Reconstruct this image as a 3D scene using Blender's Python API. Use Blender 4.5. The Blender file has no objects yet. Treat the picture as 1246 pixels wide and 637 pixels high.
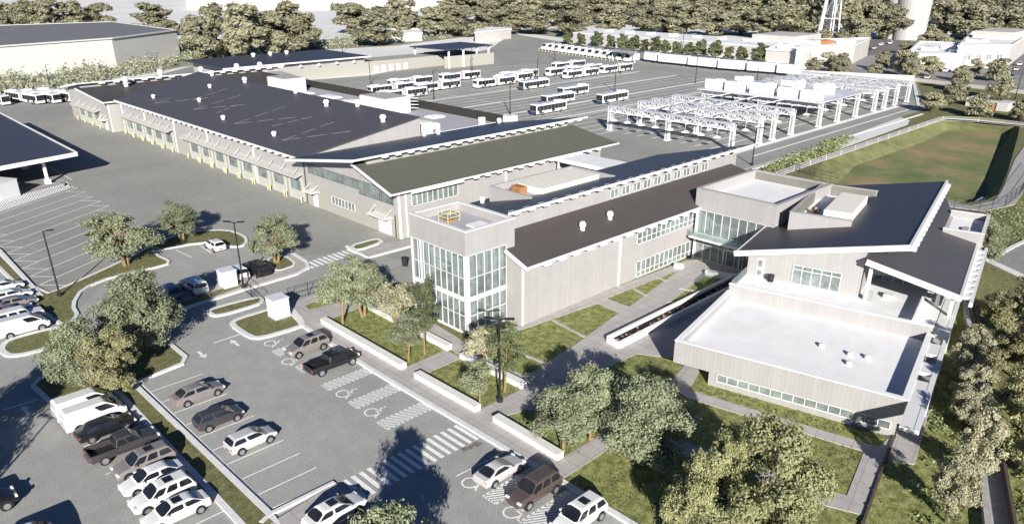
import bpy, bmesh, math, random
from mathutils import Vector, Matrix
random.seed(7)
R_=math.radians
# ------------------------------------------------------------------ survey of the site (photo point -> ground point)
F0,YAW,PIT,ROL,CX,CY,H=925.9955,0.7652062,0.4163936,-0.0021346,623.0,374.4327,36.5
def _basis():
    f=Vector((math.sin(YAW)*math.cos(PIT),math.cos(YAW)*math.cos(PIT),-math.sin(PIT)))
    r=Vector((math.cos(YAW),-math.sin(YAW),0)); u=r.cross(f)
    r1=r*math.cos(ROL)+u*math.sin(ROL); u1=r1.cross(f); return r1,u1,f
RR,UU,FF=_basis()
def at(x,y,z=0.0):
    d=FF*F0+RR*(x-CX)-UU*(y-CY); t=(z-H)/d.z
    return Vector((d.x*t,d.y*t,z))
def proj(p):
    d=Vector(p)-Vector((0,0,H)); w=d.dot(FF)
    return CX+F0*d.dot(RR)/w, CY-F0*d.dot(UU)/w, w
def tall(bx,by,ty):
    g=at(bx,by); lo,hi=0.0,60.0
    for _ in range(40):
        m=(lo+hi)/2
        if proj(g+Vector((0,0,m)))[1]>ty: lo=m
        else: hi=m
    return lo
def span(bx,by,wpx): return wpx*proj(at(bx,by))[2]/F0
O=Vector((61.4,16.7,0)); TH=R_(12.5); U_=Vector((math.cos(TH),math.sin(TH),0)); V_=Vector((-math.sin(TH),math.cos(TH),0))
def W(u,v,z=0.0): p=O+U_*u+V_*v; p.z=z; return p
# ------------------------------------------------------------------ scene
S=bpy.context.scene
col=S.collection
# ------------------------------------------------------------------ materials
MAT={}
def base(name,rough=.6,spec=.4,metal=0.0):
    m=bpy.data.materials.new(name); m.use_nodes=True; n=m.node_tree
    b=n.nodes['Principled BSDF']; b.inputs['Roughness'].default_value=rough
    b.inputs['Specular IOR Level'].default_value=spec; b.inputs['Metallic'].default_value=metal
    MAT[name]=m; return m,n,b
def nd(n,t,**k):
    x=n.nodes.new(t)
    for a,v in k.items(): setattr(x,a,v)
    return x
def coord(n,space='Object'):
    if space=='World': return nd(n,'ShaderNodeNewGeometry').outputs['Position']
    return nd(n,'ShaderNodeTexCoord').outputs['Object']
def noisec(n,vec,scale,detail,stops,rough=.6):
    t=nd(n,'ShaderNodeTexNoise'); t.inputs['Scale'].default_value=scale; t.inputs['Detail'].default_value=detail; t.inputs['Roughness'].default_value=rough
    n.links.new(vec,t.inputs['Vector']); r=nd(n,'ShaderNodeValToRGB'); e=r.color_ramp.elements
    while len(e)<len(stops): e.new(.5)
    for i,(p,c) in enumerate(stops): e[i].position=p; e[i].color=(*c,1)
    n.links.new(t.outputs['Fac'],r.inputs['Fac']); return r.outputs['Color'],t.outputs['Fac']
def mult(n,a,b,f=1.0):
    m=nd(n,'ShaderNodeMix',data_type='RGBA',blend_type='MULTIPLY'); m.inputs[0].default_value=f
    n.links.new(a,m.inputs[6]); n.links.new(b,m.inputs[7]); return m.outputs[2]
def bump(n,b,h,st,dist=.05):
    u=nd(n,'ShaderNodeBump'); u.inputs['Strength'].default_value=st; u.inputs['Distance'].default_value=dist
    n.links.new(h,u.inputs['Height']); n.links.new(u.outputs['Normal'],b.inputs['Normal'])
def g(v,t=(1,1,1)): return (v*t[0],v*t[1],v*t[2])
def plain(name,c,rough=.6,spec=.4,metal=0.0,var=.06,sc=1.5,coat=0):
    m,n,b=base(name,rough,spec,metal); v=coord(n,'World')
    lo=tuple(x*(1-var) for x in c); hi=tuple(min(1,x*(1+var)) for x in c)
    o,f=noisec(n,v,sc,5,[(.35,lo),(.65,hi)]); n.links.new(o,b.inputs['Base Color'])
    if coat: b.inputs['Coat Weight'].default_value=coat
    return m
def asphalt(name,c,tint=(1,1,.97)):
    m,n,b=base(name,.9,.2); v=coord(n,'World')
    a,f=noisec(n,v,9,3,[(.33,g(c*.68,tint)),(.67,g(c*1.3,tint))],.8)
    d,_=noisec(n,v,.06,6,[(.3,(.86,.86,.85)),(.7,(1.06,1.06,1.05))])
    e,_=noisec(n,v,.7,8,[(.42,(.94,.94,.94)),(.6,(1.03,1.03,1.03))])
    k,_=noisec(n,v,.35,2,[(.3,(1,1,1)),(.7,(1,1,1)),(.76,(.86,.85,.84))])
    n.links.new(mult(n,mult(n,mult(n,a,d),e),k),b.inputs['Base Color']); bump(n,b,f,.5,.03); return m
def grass(name,stops,sc=.9):
    m,n,b=base(name,.95,.1); v=coord(n,'World')
    a,f=noisec(n,v,sc,8,stops,.72)
    d,f2=noisec(n,v,7,4,[(.3,(.5,.52,.5)),(.68,(1.45,1.42,1.3))],.8)
    n.links.new(mult(n,a,d),b.inputs['Base Color']); bump(n,b,f2,.9,.12); return m
def ribbed(name,c,pitch=.3,stripe=.86,rough=.6,horiz=False,panel=0,spec=.4):
    m,n,b=base(name,rough,spec); v=coord(n,'World')
    sx=nd(n,'ShaderNodeSeparateXYZ'); n.links.new(v,sx.inputs[0])
    if horiz: s=sx.outputs[2]
    else:
        ad=nd(n,'ShaderNodeMath',operation='ADD'); n.links.new(sx.outputs[0],ad.inputs[0]); n.links.new(sx.outputs[1],ad.inputs[1]); s=ad.outputs[0]
    dv=nd(n,'ShaderNodeMath',operation='MULTIPLY'); n.links.new(s,dv.inputs[0]); dv.inputs[1].default_value=1/pitch
    fr=nd(n,'ShaderNodeMath',operation='FRACT'); n.links.new(dv.outputs[0],fr.inputs[0])
    r=nd(n,'ShaderNodeValToRGB'); e=r.color_ramp.elements; e[0].position=0; e[0].color=(stripe,stripe,stripe,1); e[1].position=.22; e[1].color=(1,1,1,1)
    n.links.new(fr.outputs[0],r.inputs['Fac'])
    fl=nd(n,'ShaderNodeMath',operation='FLOOR'); n.links.new(dv.outputs[0],fl.inputs[0])
    wn=nd(n,'ShaderNodeTexWhiteNoise',noise_dimensions='1D'); n.links.new(fl.outputs[0],wn.inputs['W'])
    r2=nd(n,'ShaderNodeValToRGB'); e=r2.color_ramp.elements; e[0].color=(.965,.963,.96,1); e[1].color=(1.025,1.022,1.02,1); n.links.new(wn.outputs['Value'],r2.inputs['Fac'])
    o,f=noisec(n,v,.5,6,[(.3,tuple(x*.95 for x in c)),(.7,tuple(x*1.04 for x in c))])
    n.links.new(mult(n,mult(n,o,r.outputs['Color']),r2.outputs['Color']),b.inputs['Base Color']); bump(n,b,r.outputs['Color'],.5,.03); return m
def paving(name,c,sx_=1.5,rot=0.0):
    m,n,b=base(name,.85,.2); v=coord(n,'World')
    mp=nd(n,'ShaderNodeMapping'); mp.inputs['Rotation'].default_value=(0,0,rot); n.links.new(v,mp.inputs['Vector'])
    br=nd(n,'ShaderNodeTexBrick',offset=0.0); br.inputs['Scale'].default_value=1.0; br.inputs['Brick Width'].default_value=sx_; br.inputs['Row Height'].default_value=sx_
    br.inputs['Mortar Size'].default_value=.035; br.inputs['Mortar Smooth'].default_value=.3
    br.inputs['Color1'].default_value=(*[x*1.03 for x in c],1); br.inputs['Color2'].default_value=(*[x*.95 for x in c],1); br.inputs['Mortar'].default_value=(*[x*.66 for x in c],1)
    n.links.new(mp.outputs[0],br.inputs['Vector'])
    d,f=noisec(n,v,.8,7,[(.3,(.88,.88,.87)),(.7,(1.06,1.06,1.06))],.7)
    n.links.new(mult(n,br.outputs['Color'],d),b.inputs['Base Color']); bump(n,b,f,.2,.02); return m
def leaf(name,c1,c2,c3,rough=.55):
    m,n,b=base(name,rough,.35); v=coord(n,'World')
    a,f=noisec(n,v,2.6,5,[(.25,c1),(.5,c2),(.75,c3)],.75)
    oi=nd(n,'ShaderNodeObjectInfo'); hs=nd(n,'ShaderNodeHueSaturation')
    mr=nd(n,'ShaderNodeMapRange'); mr.inputs[3].default_value=.8; mr.inputs[4].default_value=1.2; n.links.new(oi.outputs['Random'],mr.inputs[0]); n.links.new(mr.outputs[0],hs.inputs['Value'])
    n.links.new(a,hs.inputs['Color']); n.links.new(hs.outputs[0],b.inputs['Base Color'])
    tr=nd(n,'ShaderNodeBsdfTranslucent'); n.links.new(hs.outputs[0],tr.inputs['Color'])
    mx=nd(n,'ShaderNodeMixShader'); mx.inputs[0].default_value=.18
    n.links.new(b.outputs[0],mx.inputs[1]); n.links.new(tr.outputs[0],mx.inputs[2]); n.links.new(mx.outputs[0],n.nodes['Material Output'].inputs['Surface']); return m
def glassm(name,tint,alpha,rough=.04,c=(.25,.3,.3)):
    m,n,b=base(name,rough,.9); v=coord(n,'World')
    o,f=noisec(n,v,.45,4,[(.35,tuple(x*.6 for x in c)),(.65,tuple(x*1.35 for x in c))],.7); n.links.new(o,b.inputs['Base Color'])
    if alpha<1:
        tr=nd(n,'ShaderNodeBsdfTransparent'); tr.inputs['Color'].default_value=(*tint,1)
        mx=nd(n,'ShaderNodeMixShader'); mx.inputs[0].default_value=alpha; n.links.new(tr.outputs[0],mx.inputs[1]); n.links.new(b.outputs[0],mx.inputs[2]); n.links.new(mx.outputs[0],n.nodes['Material Output'].inputs['Surface'])
    return m
asphalt('asphalt',.375,(1.0,1,.955)); asphalt('asphalt_yard',.335,(1,1,.93)); asphalt('asphalt_road',.30); asphalt('asphalt_dark',.2)
grass('lawn',[(.3,(.12,.135,.055)),(.45,(.22,.24,.09)),(.57,(.34,.36,.15)),(.7,(.46,.42,.25))],1.3)
grass('turf',[(.3,(.11,.115,.06)),(.5,(.19,.195,.095)),(.7,(.30,.27,.16))],1.6)
grass('field',[(.30,(.13,.165,.085)),(.46,(.21,.235,.115)),(.57,(.31,.265,.15)),(.72,(.43,.30,.19))],.075)
grass('bank_grass',[(.3,(.13,.15,.07)),(.5,(.20,.215,.10)),(.7,(.27,.25,.14))],.3)
grass('rough_ground',[(.3,(.20,.22,.15)),(.5,(.32,.32,.26)),(.7,(.40,.38,.34))],.25)
plain('pale_ground',(.76,.75,.73),.9,.1,var=.07,sc=.012)
plain('kerb_concrete',(.70,.695,.68),.8,.2,var=.08,sc=3); plain('white_paint_line',(.84,.84,.82),.7,.2,var=.14,sc=4)
plain('seat_wall_concrete',(.72,.71,.68),.7,.2,var=.05); plain('grey_concrete',(.4,.39,.37),.85,.2,var=.15)
paving('paving',(.46,.44,.425)); paving('paving_skew',(.46,.44,.425),1.5,-TH)
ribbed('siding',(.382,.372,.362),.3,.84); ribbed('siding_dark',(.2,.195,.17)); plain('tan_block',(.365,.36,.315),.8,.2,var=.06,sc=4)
plain('service_roof',(.42,.41,.44),.8,.2,var=.06,sc=.6); plain('white_trim',(.72,.715,.70),.45,.4,var=.03); plain('membrane',(.83,.83,.825),.6,.3,var=.05,sc=.5)
ribbed('roof_charcoal',(.056,.056,.068),.45,.68,.45,spec=.35); ribbed('roof_brown_sunlit',(.085,.075,.072),.45,.72,.55,horiz=False,spec=.25); ribbed('roof_olive',(.115,.118,.095),.45,.9,.7,spec=.2); ribbed('roof_grey',(.086,.084,.091),.45,.76,.55,spec=.3)  # brown has the sun of facing slopes in its colour, charcoal their shaded backs
ribbed('parapet_black',(.035,.035,.03),1.2,.8,.7)
glassm('glass',(.9,.95,.94),.30,.03,(.30,.335,.345)); glassm('window_glass',(1,1,1),1.0,.07,(.20,.235,.225)); glassm('rail_glass',(.86,.93,.92),.3,.03,(.35,.4,.39)); glassm('car_glass',(1,1,1),1.0,.04,(.018,.02,.024))
plain('door_cream',(.47,.47,.42),.6,.3,var=.04); plain('cream_metal',(.80,.77,.67),.6,.3,var=.03); plain('interior_white',(.72,.71,.69),.8,.2); plain('interior_floor',(.35,.33,.30),.7,.3)
plain('steel_white',(.66,.665,.68),.45,.5,var=.04); plain('pole_black',(.02,.02,.024),.4,.5); plain('rust_orange',(.36,.17,.07),.7,.3,var=.3,sc=6); plain('safety_yellow',(.62,.60,.30),.5,.4)
plain('tyre',(.022,.022,.024),.8,.2); plain('rim',(.45,.45,.46),.35,.6,.7); plain('lamp_red',(.5,.03,.02),.3,.6); plain('lamp_clear',(.8,.8,.78),.2,.7)
plain('bark',(.26,.19,.10),.9,.1,var=.3,sc=8); plain('bark_dark',(.10,.08,.06),.9,.1,var=.3,sc=6); plain('brown_steel',(.10,.08,.065),.7,.3); plain('solar',(.03,.04,.07),.2,.6)
plain('soil',(.03,.028,.026),.95,.1,var=.5,sc=3); plain('stone',(.22,.16,.12),.9,.1,var=.5,sc=3); plain('warehouse_wall',(.60,.60,.575),.8,.2,var=.02,sc=.1); plain('warehouse_roof',(.19,.19,.20),.8,.2,var=.05,sc=.1)
plain('silo_concrete',(.46,.45,.43),.8,.2,var=.06,sc=.1); plain('sand_wall',(.50,.475,.45),.8,.2,var=.05,sc=.1)
for nm,c in dict(paint_white=(.72,.72,.71),paint_black=(.012,.012,.014),paint_grey=(.22,.20,.19),paint_silver=(.52,.51,.50),paint_brown=(.09,.07,.062),paint_blue=(.10,.15,.21),paint_pale=(.62,.67,.66),paint_mauve=(.13,.10,.13),paint_charcoal=(.05,.048,.048),bus_white=(.74,.74,.74),bus_blue=(.02,.05,.12)).items(): plain(nm,c,.28,.5,coat=.6,var=.01)
plain('line_grey',(.24,.24,.25)); plain('oil_stain',(.20,.165,.14),.8,.3,var=.3,sc=4); plain('black_plastic',(.02,.02,.02),.6,.4)
leaf('leaf_pale',(.15,.18,.105),(.255,.285,.17),(.41,.43,.28)); leaf('leaf_tan',(.26,.25,.16),(.40,.385,.25),(.54,.51,.35)); leaf('leaf_lime',(.19,.20,.085),(.33,.34,.165),(.48,.48,.27)); leaf('leaf_olive',(.20,.20,.10),(.34,.33,.17),(.48,.46,.27)); leaf('leaf_forest',(.16,.16,.10),(.28,.272,.175),(.42,.395,.265)); leaf('leaf_green',(.07,.09,.04),(.13,.155,.07),(.20,.21,.10)); leaf('leaf_fresh',(.15,.175,.08),(.23,.26,.12),(.33,.35,.19)); leaf('leaf_scrub',(.20,.21,.14),(.30,.31,.21),(.40,.40,.30))
# ------------------------------------------------------------------ helpers
SPLIT={'downpipe','column','corner_trim','window_pillar','entrance_frame','tower_frame','tie_beam','diagonal_brace','door_pane','bumper','panel_joint','curb_box_','interior_wall','stones_','grille','intake_hood'}
class MB:
    def __init__(s): s.v=[]; s.f=[]; s.p=[]
    def add(s,vs,fs):
        o=len(s.v); s.p.append((o,len(s.f))); s.v+=[Vector(x) for x in vs]; s.f+=[tuple(i+o for i in q) for q in fs]; return s
    def box(s,x0,x1,y0,y1,z0,z1):
        return s.add([(x0,y0,z0),(x1,y0,z0),(x1,y1,z0),(x0,y1,z0),(x0,y0,z1),(x1,y0,z1),(x1,y1,z1),(x0,y1,z1)],[(3,2,1,0),(4,5,6,7),(0,1,5,4),(1,2,6,5),(2,3,7,6),(3,0,4,7)])
    def ubox(s,u0,u1,v0,v1,z0,z1):
        return s.add([W(u0,v0,z0),W(u1,v0,z0),W(u1,v1,z0),W(u0,v1,z0),W(u0,v0,z1),W(u1,v0,z1),W(u1,v1,z1),W(u0,v1,z1)],[(3,2,1,0),(4,5,6,7),(0,1,5,4),(1,2,6,5),(2,3,7,6),(3,0,4,7)])
    def slab(s,top,t):
        "top: polygon of 3D points, t thickness downward"
        n=len(top); top=[Vector(p) for p in top]
        a=sum((top[i].x*top[(i+1)%n].y-top[(i+1)%n].x*top[i].y) for i in range(n))
        if a<0: top=top[::-1]
        bot=[p-Vector((0,0,t)) for p in top]
        return s.add(top+bot,[tuple(range(n)),tuple(range(2*n-1,n-1,-1))]+[(i,i+n,(i+1)%n+n,(i+1)%n) for i in range(n)])
    def col(s,top,zb):
        "prism from a sloping top polygon down to level zb"
        n=len(top); top=[Vector(p) for p in top]
        a=sum((top[i].x*top[(i+1)%n].y-top[(i+1)%n].x*top[i].y) for i in range(n))
        if a<0: top=top[::-1]
        bot=[Vector((p.x,p.y,zb)) for p in top]
        return s.add(top+bot,[tuple(range(n)),tuple(range(2*n-1,n-1,-1))]+[(i,i+n,(i+1)%n+n,(i+1)%n) for i in range(n)])
    def beam(s,p,q,w,h=None,up=Vector((0,0,1))):
        h=h or w; p,q=Vector(p),Vector(q); d=(q-p)
        if d.length<1e-6: return s
        d.normalize(); a=d.cross(up)
        if a.length<1e-3: a=d.cross(Vector((1,0,0)))
        a.normalize(); b=a.cross(d); a=a*w/2; b=b*h/2
        return s.add([p-a-b,p+a-b,p+a+b,p-a+b,q-a-b,q+a-b,q+a+b,q-a+b],[(0,1,2,3),(7,6,5,4),(1,0,4,5),(2,1,5,6),(3,2,6,7),(0,3,7,4)])
    def tube(s,p,q,r0,r1=None,n=8,cap=True):
        r1=r0 if r1 is None else r1; p,q=Vector(p),Vector(q); d=(q-p).normalized(); a=d.cross(Vector((0,0,1)))
        if a.length<1e-3: a=Vector((1,0,0))
        a.normalize(); b=d.cross(a); vs=[]
        for c,r in ((p,r0),(q,r1)):
            for i in range(n):
                t=2*math.pi*i/n; vs.append(c+a*math.cos(t)*r+b*math.sin(t)*r)
        fs=[(i,(i+1)%n,(i+1)%n+n,i+n) for i in range(n)]
        if cap: fs+=[tuple(range(n-1,-1,-1)),tuple(range(n,2*n))]
        return s.add(vs,fs)
    def lathe(s,c,prof,n=12):
        c=Vector(c); vs=[]
        for r,z in prof:
            for i in range(n):
                t=2*math.pi*i/n; vs.append(c+Vector((r*math.cos(t),r*math.sin(t),z)))
        m=len(prof); fs=[(j*n+i,j*n+(i+1)%n,(j+1)*n+(i+1)%n,(j+1)*n+i) for j in range(m-1) for i in range(n)]
        fs+=[tuple(range(n-1,-1,-1)),tuple(range((m-1)*n,m*n))]
        return s.add(vs,fs)
    def build(s,name,mat,parent=None,bevel=0,smooth=False,seg=2):
        if name in SPLIT and len(s.p)>1:
            for i,(vo,fo) in enumerate(s.p):
                ve,fe=s.p[i+1] if i+1<len(s.p) else (len(s.v),len(s.f)); q=MB(); q.v=s.v[vo:ve]; q.f=[tuple(k-vo for k in f) for f in s.f[fo:fe]]; q.p=[(0,0)]; r=q.build(name,mat,parent,bevel,smooth,seg)
            return r
        o0=Vector(parent['_o']) if parent is not None and '_o' in parent else Vector((0,0,0))
        me=bpy.data.meshes.new(name); me.from_pydata([tuple(x-o0) for x in s.v],[],s.f); me.validate(); me.update()
        o=bpy.data.objects.new(name,me); col.objects.link(o); me.materials.append(MAT[mat])
        if smooth:
            for p in me.polygons: p.use_smooth=True
        if parent is not None: o.parent=parent; o['_o']=tuple(o0)
        if bevel:
            b=o.modifiers.new('b','BEVEL'); b.width=bevel; b.segments=seg; b.limit_method='ANGLE'
            for p in me.polygons: p.use_smooth=True
            w=o.modifiers.new('w','WEIGHTED_NORMAL')
        return o
def tag(o,label=None,cat=None,group=None,kind=None):
    if label: o['label']=label
    if cat: o['category']=cat
    if group: o['group']=group
    if kind: o['kind']=kind
    return o
def empty(name,loc,label,cat,group=None,rz=0):
    o=bpy.data.objects.new(name,None); o.location=loc; o.rotation_euler=(0,0,rz); o.empty_display_size=.3; col.objects.link(o)
    o['_o']=tuple(loc); return tag(o,label,cat,group)
def kids(o): return [c for c in ALLK.get(o.name,[])] 
ALLK={}
def reg(root):
    "remember the tree of a prototype so that it can be copied quickly"
    m={}
    for o in bpy.data.objects:
        if o.parent: m.setdefault(o.parent.name,[]).append(o)
    st=[root]
    while st:
        x=st.pop(); ALLK[x.name]=m.get(x.name,[]); st+=ALLK[x.name]
def copy_tree(o,parent=None):
    c=o.copy(); col.objects.link(c)
    if parent is not None: c.parent=parent
    for ch in kids(o): copy_tree(ch,c)
    return c
USED=set()
def place(proto,loc,rz,label,cat,group,scale=(1,1,1)):
    if proto.name in USED: o=copy_tree(proto)
    else: USED.add(proto.name); o=proto
    o.location=loc; o.rotation_euler=(0,0,rz); o.scale=scale; return tag(o,label,cat,group)
def chaikin(pts,n=2,keep=()):
    for _ in range(n):
        q=[]
        for i in range(len(pts)):
            a,b=pts[i],pts[(i+1)%len(pts)]; q+=[a*.78+b*.22,a*.22+b*.78]
        pts=q
    return pts
def px(l,z=0.0): return [at(a,b,z) for a,b in l]
def struct(o): o['kind']='structure'; return o
def sheet(name,mat,pts,top,bot=-.1):
    m=MB(); m.slab([Vector((p.x,p.y,top)) for p in pts],top-bot); return struct(m.build(name,mat))
def filled(name,mat,outer,holes,z,z_inner=None):
    bm=bmesh.new()
    for loop in [outer]+holes:
        vs=[bm.verts.new((p.x,p.y,z)) for p in loop]
        for i in range(len(vs)): bm.edges.new((vs[i],vs[(i+1)%len(vs)]))
    bmesh.ops.triangle_fill(bm,use_beauty=True,edges=bm.edges[:])
    for f in bm.faces:
        if f.normal.z<0: f.normal_flip()
    me=bpy.data.meshes.new(name); bm.to_mesh(me); bm.free(); me.materials.append(MAT[mat])
    o=bpy.data.objects.new(name,me); col.objects.link(o); return struct(o)
KN=[0]
def kerb_mb(pts,w=.3,h=.16,closed=True,m=None):
    KN[0]+=1; h+=.0017*KN[0]; m=m or MB(); n=len(pts); L,Rr=[],[]
    for i in range(n):
        a=pts[i-1] if (closed or i>0) else pts[i]; b=pts[(i+1)%n] if (closed or i<n-1) else pts[i]; d=(b-a); d.z=0
        if d.length<1e-6: d=Vector((1,0,0))
        d.normalize(); s=Vector((-d.y,d.x,0))*w/2
        L.append(Vector((pts[i].x,pts[i].y,0))+s); Rr.append(Vector((pts[i].x,pts[i].y,0))-s)
    up=Vector((0,0,h)); dn=Vector((0,0,-.05))
    vs=[x+up for x in L]+[x+up for x in Rr]+[x+dn for x in L]+[x+dn for x in Rr]; fs=[]
    for i in range(n if closed else n-1):
        j=(i+1)%n; fs+=[(i,n+i,n+j,j),(2*n+i,i,j,2*n+j),(n+i,3*n+i,3*n+j,n+j)]
    if not closed: fs+=[(0,2*n,3*n,n),(n-1,2*n-1,4*n-1,3*n-1)]
    return m.add(vs,fs)
def bed(pts,mat='turf',kerb=True,w=.45,round_=2,name='lawn',top=.14):
    top+=.0013*KN[0]
    p=chaikin(pts,round_) if round_ else pts
    sheet(name,mat,p,top)
    if kerb: struct(kerb_mb(p,w,.17).build('kerb','kerb_concrete'))
# ------------------------------------------------------------------ THE GROUND
basin=[Vector((141,70,0)),Vector((229,70.5,0)),Vector((236,66,0)),Vector((237,54,0)),Vector((230,51.6,0)),Vector((156,35.2,0)),Vector((147,35.5,0)),Vector((141,40,0))]
basin=chaikin(basin,1)
BIG=[Vector((-900,-700,0)),Vector((4200,-700,0)),Vector((4200,4200,0)),Vector((-900,4200,0))]
filled('ground','pale_ground',BIG,[basin],-.06)
ctr=sum(basin,Vector())/len(basin)
m=MB(); n=len(basin); inner=[]
for p in basin:
    d=ctr-p; d.z=0; q=p+d.normalized()*min(7.5,d.length*.8); q.z=-2.3; inner.append(q)
m.add([Vector((p.x,p.y,.02)) for p in basin]+inner,[(i,(i+1)%n,(i+1)%n+n,i+n) for i in range(n)]); struct(m.build('basin_bank','bank_grass'))
m=MB(); m.add(inner,[tuple(range(n))]); struct(m.build('basin_floor','field'))
# green land on the right of the depot, in one sheet around the basin
green=px([(900,212),(1138,138),(1110,98),(1246,118),(1500,150)])
green=[Vector((36.5,-90,0)),Vector((400,-90,0)),Vector((420,60,0)),at(1246,108),at(1112,92),at(1128,132),at(920,203),Vector((106,71,0)),Vector((36.5,71,0))]
filled('grass_verge','turf',green,[basin],0.02)
yard=[Vector((-160,-90,0)),Vector((36.5,-90,0)),Vector((36.5,73,0)),Vector((110,73,0)),at(925,206),at(1121,139),at(1137,112),at(1112,97),at(985,86),at(940,82),at(695,53),at(622,41),at(596,60),at(450,92),at(352,99),at(235,80),at(100,116),at(-100,122),at(-330,160)]
sheet('yard_asphalt','asphalt_yard',yard,0.0,-.04)
lot=[at(-260,700),at(-160,360),at(0,326),at(70,400),at(136,337),at(206,318),at(186,305),at(240,282),at(300,300),at(352,313),at(430,305),at(500,318),Vector((36.5,80,0)),Vector((36.5,-90,0)),Vector((-60,-90,0))]
sheet('parking_lot','asphalt',lot,.006,-.01)
rough=px([(-120,121),(60,108),(232,80),(330,64),(480,56),(620,38),(690,47),(690,34),(600,40),(480,43),(330,52),(230,60),(-120,88)])
sheet('rough_verge','rough_ground',rough,.03,-.1)
# streets beyond on the right
sheet('street','asphalt_road',px([(985,84),(1112,95),(1246,111),(1400,130),(1400,96),(1246,92),(1120,74),(1075,66),(985,72)]),.05,-.05)
sheet('far_parking','asphalt_dark',px([(1040,66),(1110,72),(1246,92),(1350,90),(1350,40),(1246,44),(1110,42),(1060,46)]),.03,-.05)
sheet('side_street','asphalt_road',px([(1203,318),(1246,293),(1330,270),(1330,372),(1246,336)]),.08,-.05)
struct(kerb_mb(px([(1330,372),(1246,338),(1203,318),(1190,312)]),1.3,.16,False).build('pavement_edge','kerb_concrete'))
struct(kerb_mb(px([(1203,318),(1232,301),(1260,288)]),.6,.2,False).build('kerb','kerb_concrete'))
# walk round the field
fw=[at(944,213),at(1040,180),at(1128,150),at(1146,143.5),at(1190,146),at(1250,152)]
struct(kerb_mb(fw,1.8,.14,False).build('field_path','grey_concrete'))
struct(kerb_mb(px([(1262,170),(1246,195),(1231,235),(1222,247),(1190,254),(1160,250),(1138,243)]),3.2,.12,False).build('field_walk','grey_concrete'))
struct(kerb_mb([at(1118,130),at(1111,97)],1,.14,False).build('kerb','kerb_concrete'))
struct(kerb_mb([at(917,206),at(1040,164),at(1122,139)],.7,.15,False).build('kerb','kerb_concrete'))
sheet('drain_strip','kerb_concrete',px([(1003,176),(1096,143),(1107,147),(1104,152),(1015,184),(995,181)]),.06,-.02)
# lawns and islands in the lot
bed(px([(41,470),(50,461),(86,448),(190,419),(209,421),(226,435),(222,443),(162,467),(328,626),(345,645),(300,645),(138,471),(60,488)]),w=.5,round_=0)
bed(px([(-40,270),(0,309),(51,361),(88,346),(137,324),(163,311),(205,289.5),(241,281.5),(277,280.5),(296,287),(301,294),(294,300.5),(279,300.5),(270,297),(244,295.5),(186,306),(192,312),(206,318),(203,323),(137,337),(100,352),(88,372),(96,386),(71,399),(0,326),(-40,290)]),w=.45,round_=1)
bed(px([(1,427),(7,417),(22,411),(60,401),(82,398),(80,408),(62,424),(14,435)]),w=.6)
bed(px([(253,381),(259,376),(316,361.5),(320,366),(315,371),(264,386)]),w=.5)
bed(px([(281,395),(289,389),(322,379),(350,371),(369,393),(366,398),(318,412),(305,411)]),w=.6,round_=1)
walk=px([(205,382),(212,366),(262,351),(330,330),(361,322),(352,313),(343,307),(352,306),(374,320),(375,327),(361,334),(300,352)])
sheet('pavement','paving',walk,.12); 
bed(px([(325,316),(340,312),(350,314),(361,323),(338,331),(330,325)]),kerb=True,w=.35,round_=1,top=.16)
bed(px([(214,371),(290,346),(296,349),(216,377)]),kerb=False,top=.15,round_=0)
struct(kerb_mb(px([(205,382),(300,352),(361,334),(375,326),(373,319),(352,306)]),.5,.17,False).build('kerb','kerb_concrete'))
bed(px([(426,300),(458,291),(466,295),(434,306)]),w=.5,round_=1); 
sheet('pavement','paving',px([(436,307),(470,296),(500,292),(500,300),(448,313)]),.12)
struct(kerb_mb(px([(422,300),(430,305),(448,314),(500,300)]),.5,.17,False).build('kerb','kerb_concrete'))
# plaza, pavements and lawns in front of the offices
XN=[0]
def X(l,mat='paving',top=.13,name='pavement'):
    XN[0]+=1; return sheet(name,mat,px(l),.125+.0035*XN[0],.0)
sheet('lawn','lawn',px([(349,374),(367,396),(505,478),(767,637),(1000,780),(1300,780),(1246,560),(1170,345),(1090,300),(920,300),(845,312),(620,400),(560,420),(500,385),(495,345),(440,345),(400,352)]),.10,-.02)
X([(340,367),(360,364),(393,391),(491,449),(507,458),(582,500),(602,511),(682,559),(731,530),(747,514),(762,533),(683,585),(600,537),(455,452),(367,396),(345,372)])
X([(352,371),(398,352),(440,341),(447,345),(402,361),(360,376)]); X([(366,380),(440,362),(478,352),(486,357),(440,374),(396,391)])
X([(438,372),(470,362),(520,389),(556,411),(566,418),(576,430),(641,458),(639,472),(562,434),(549,426),(452,374)],top=.136)
X([(491,449),(541,427),(562,436),(512,458),(507,459)],top=.133)
X([(582,500),(636,474),(641,458),(700,420),(754,381),(765,374.5),(827,329),(842,316.5),(864,323),(856,337),(826,360),(797,381),(797,390),(784,389),(741,424),(800,402),(893,350),(910,362),(818,437),(774,431),(741,448),(690,475),(700,490),(747,514),(735,528),(700,505),(640,500),(602,511)],'paving',.130)
X([(590,409),(628,397),(845,314),(850,318),(827,329),(738,364),(727,370),(600,414)],top=.138)
X([(727,370),(738,364),(766,374.5),(753,381.5)],top=.134)
X([(857,318),(906,332),(930,352),(893,344),(856,337)],'paving',.128)
X([(747,514),(762,533),(850,560),(987,612),(1050,628),(1077,556),(1092,548),(1052,540.5),(839,475.5),(853,449),(834,444),(812,470),(838,486),(1051,550.5),(1030,604),(988,592),(850,545)],'paving_skew',.129)
X([(1060,553),(1084,562),(1113,566),(1158,398),(1171,352),(1140,352),(1085,530)],'paving_skew',.126)
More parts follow.
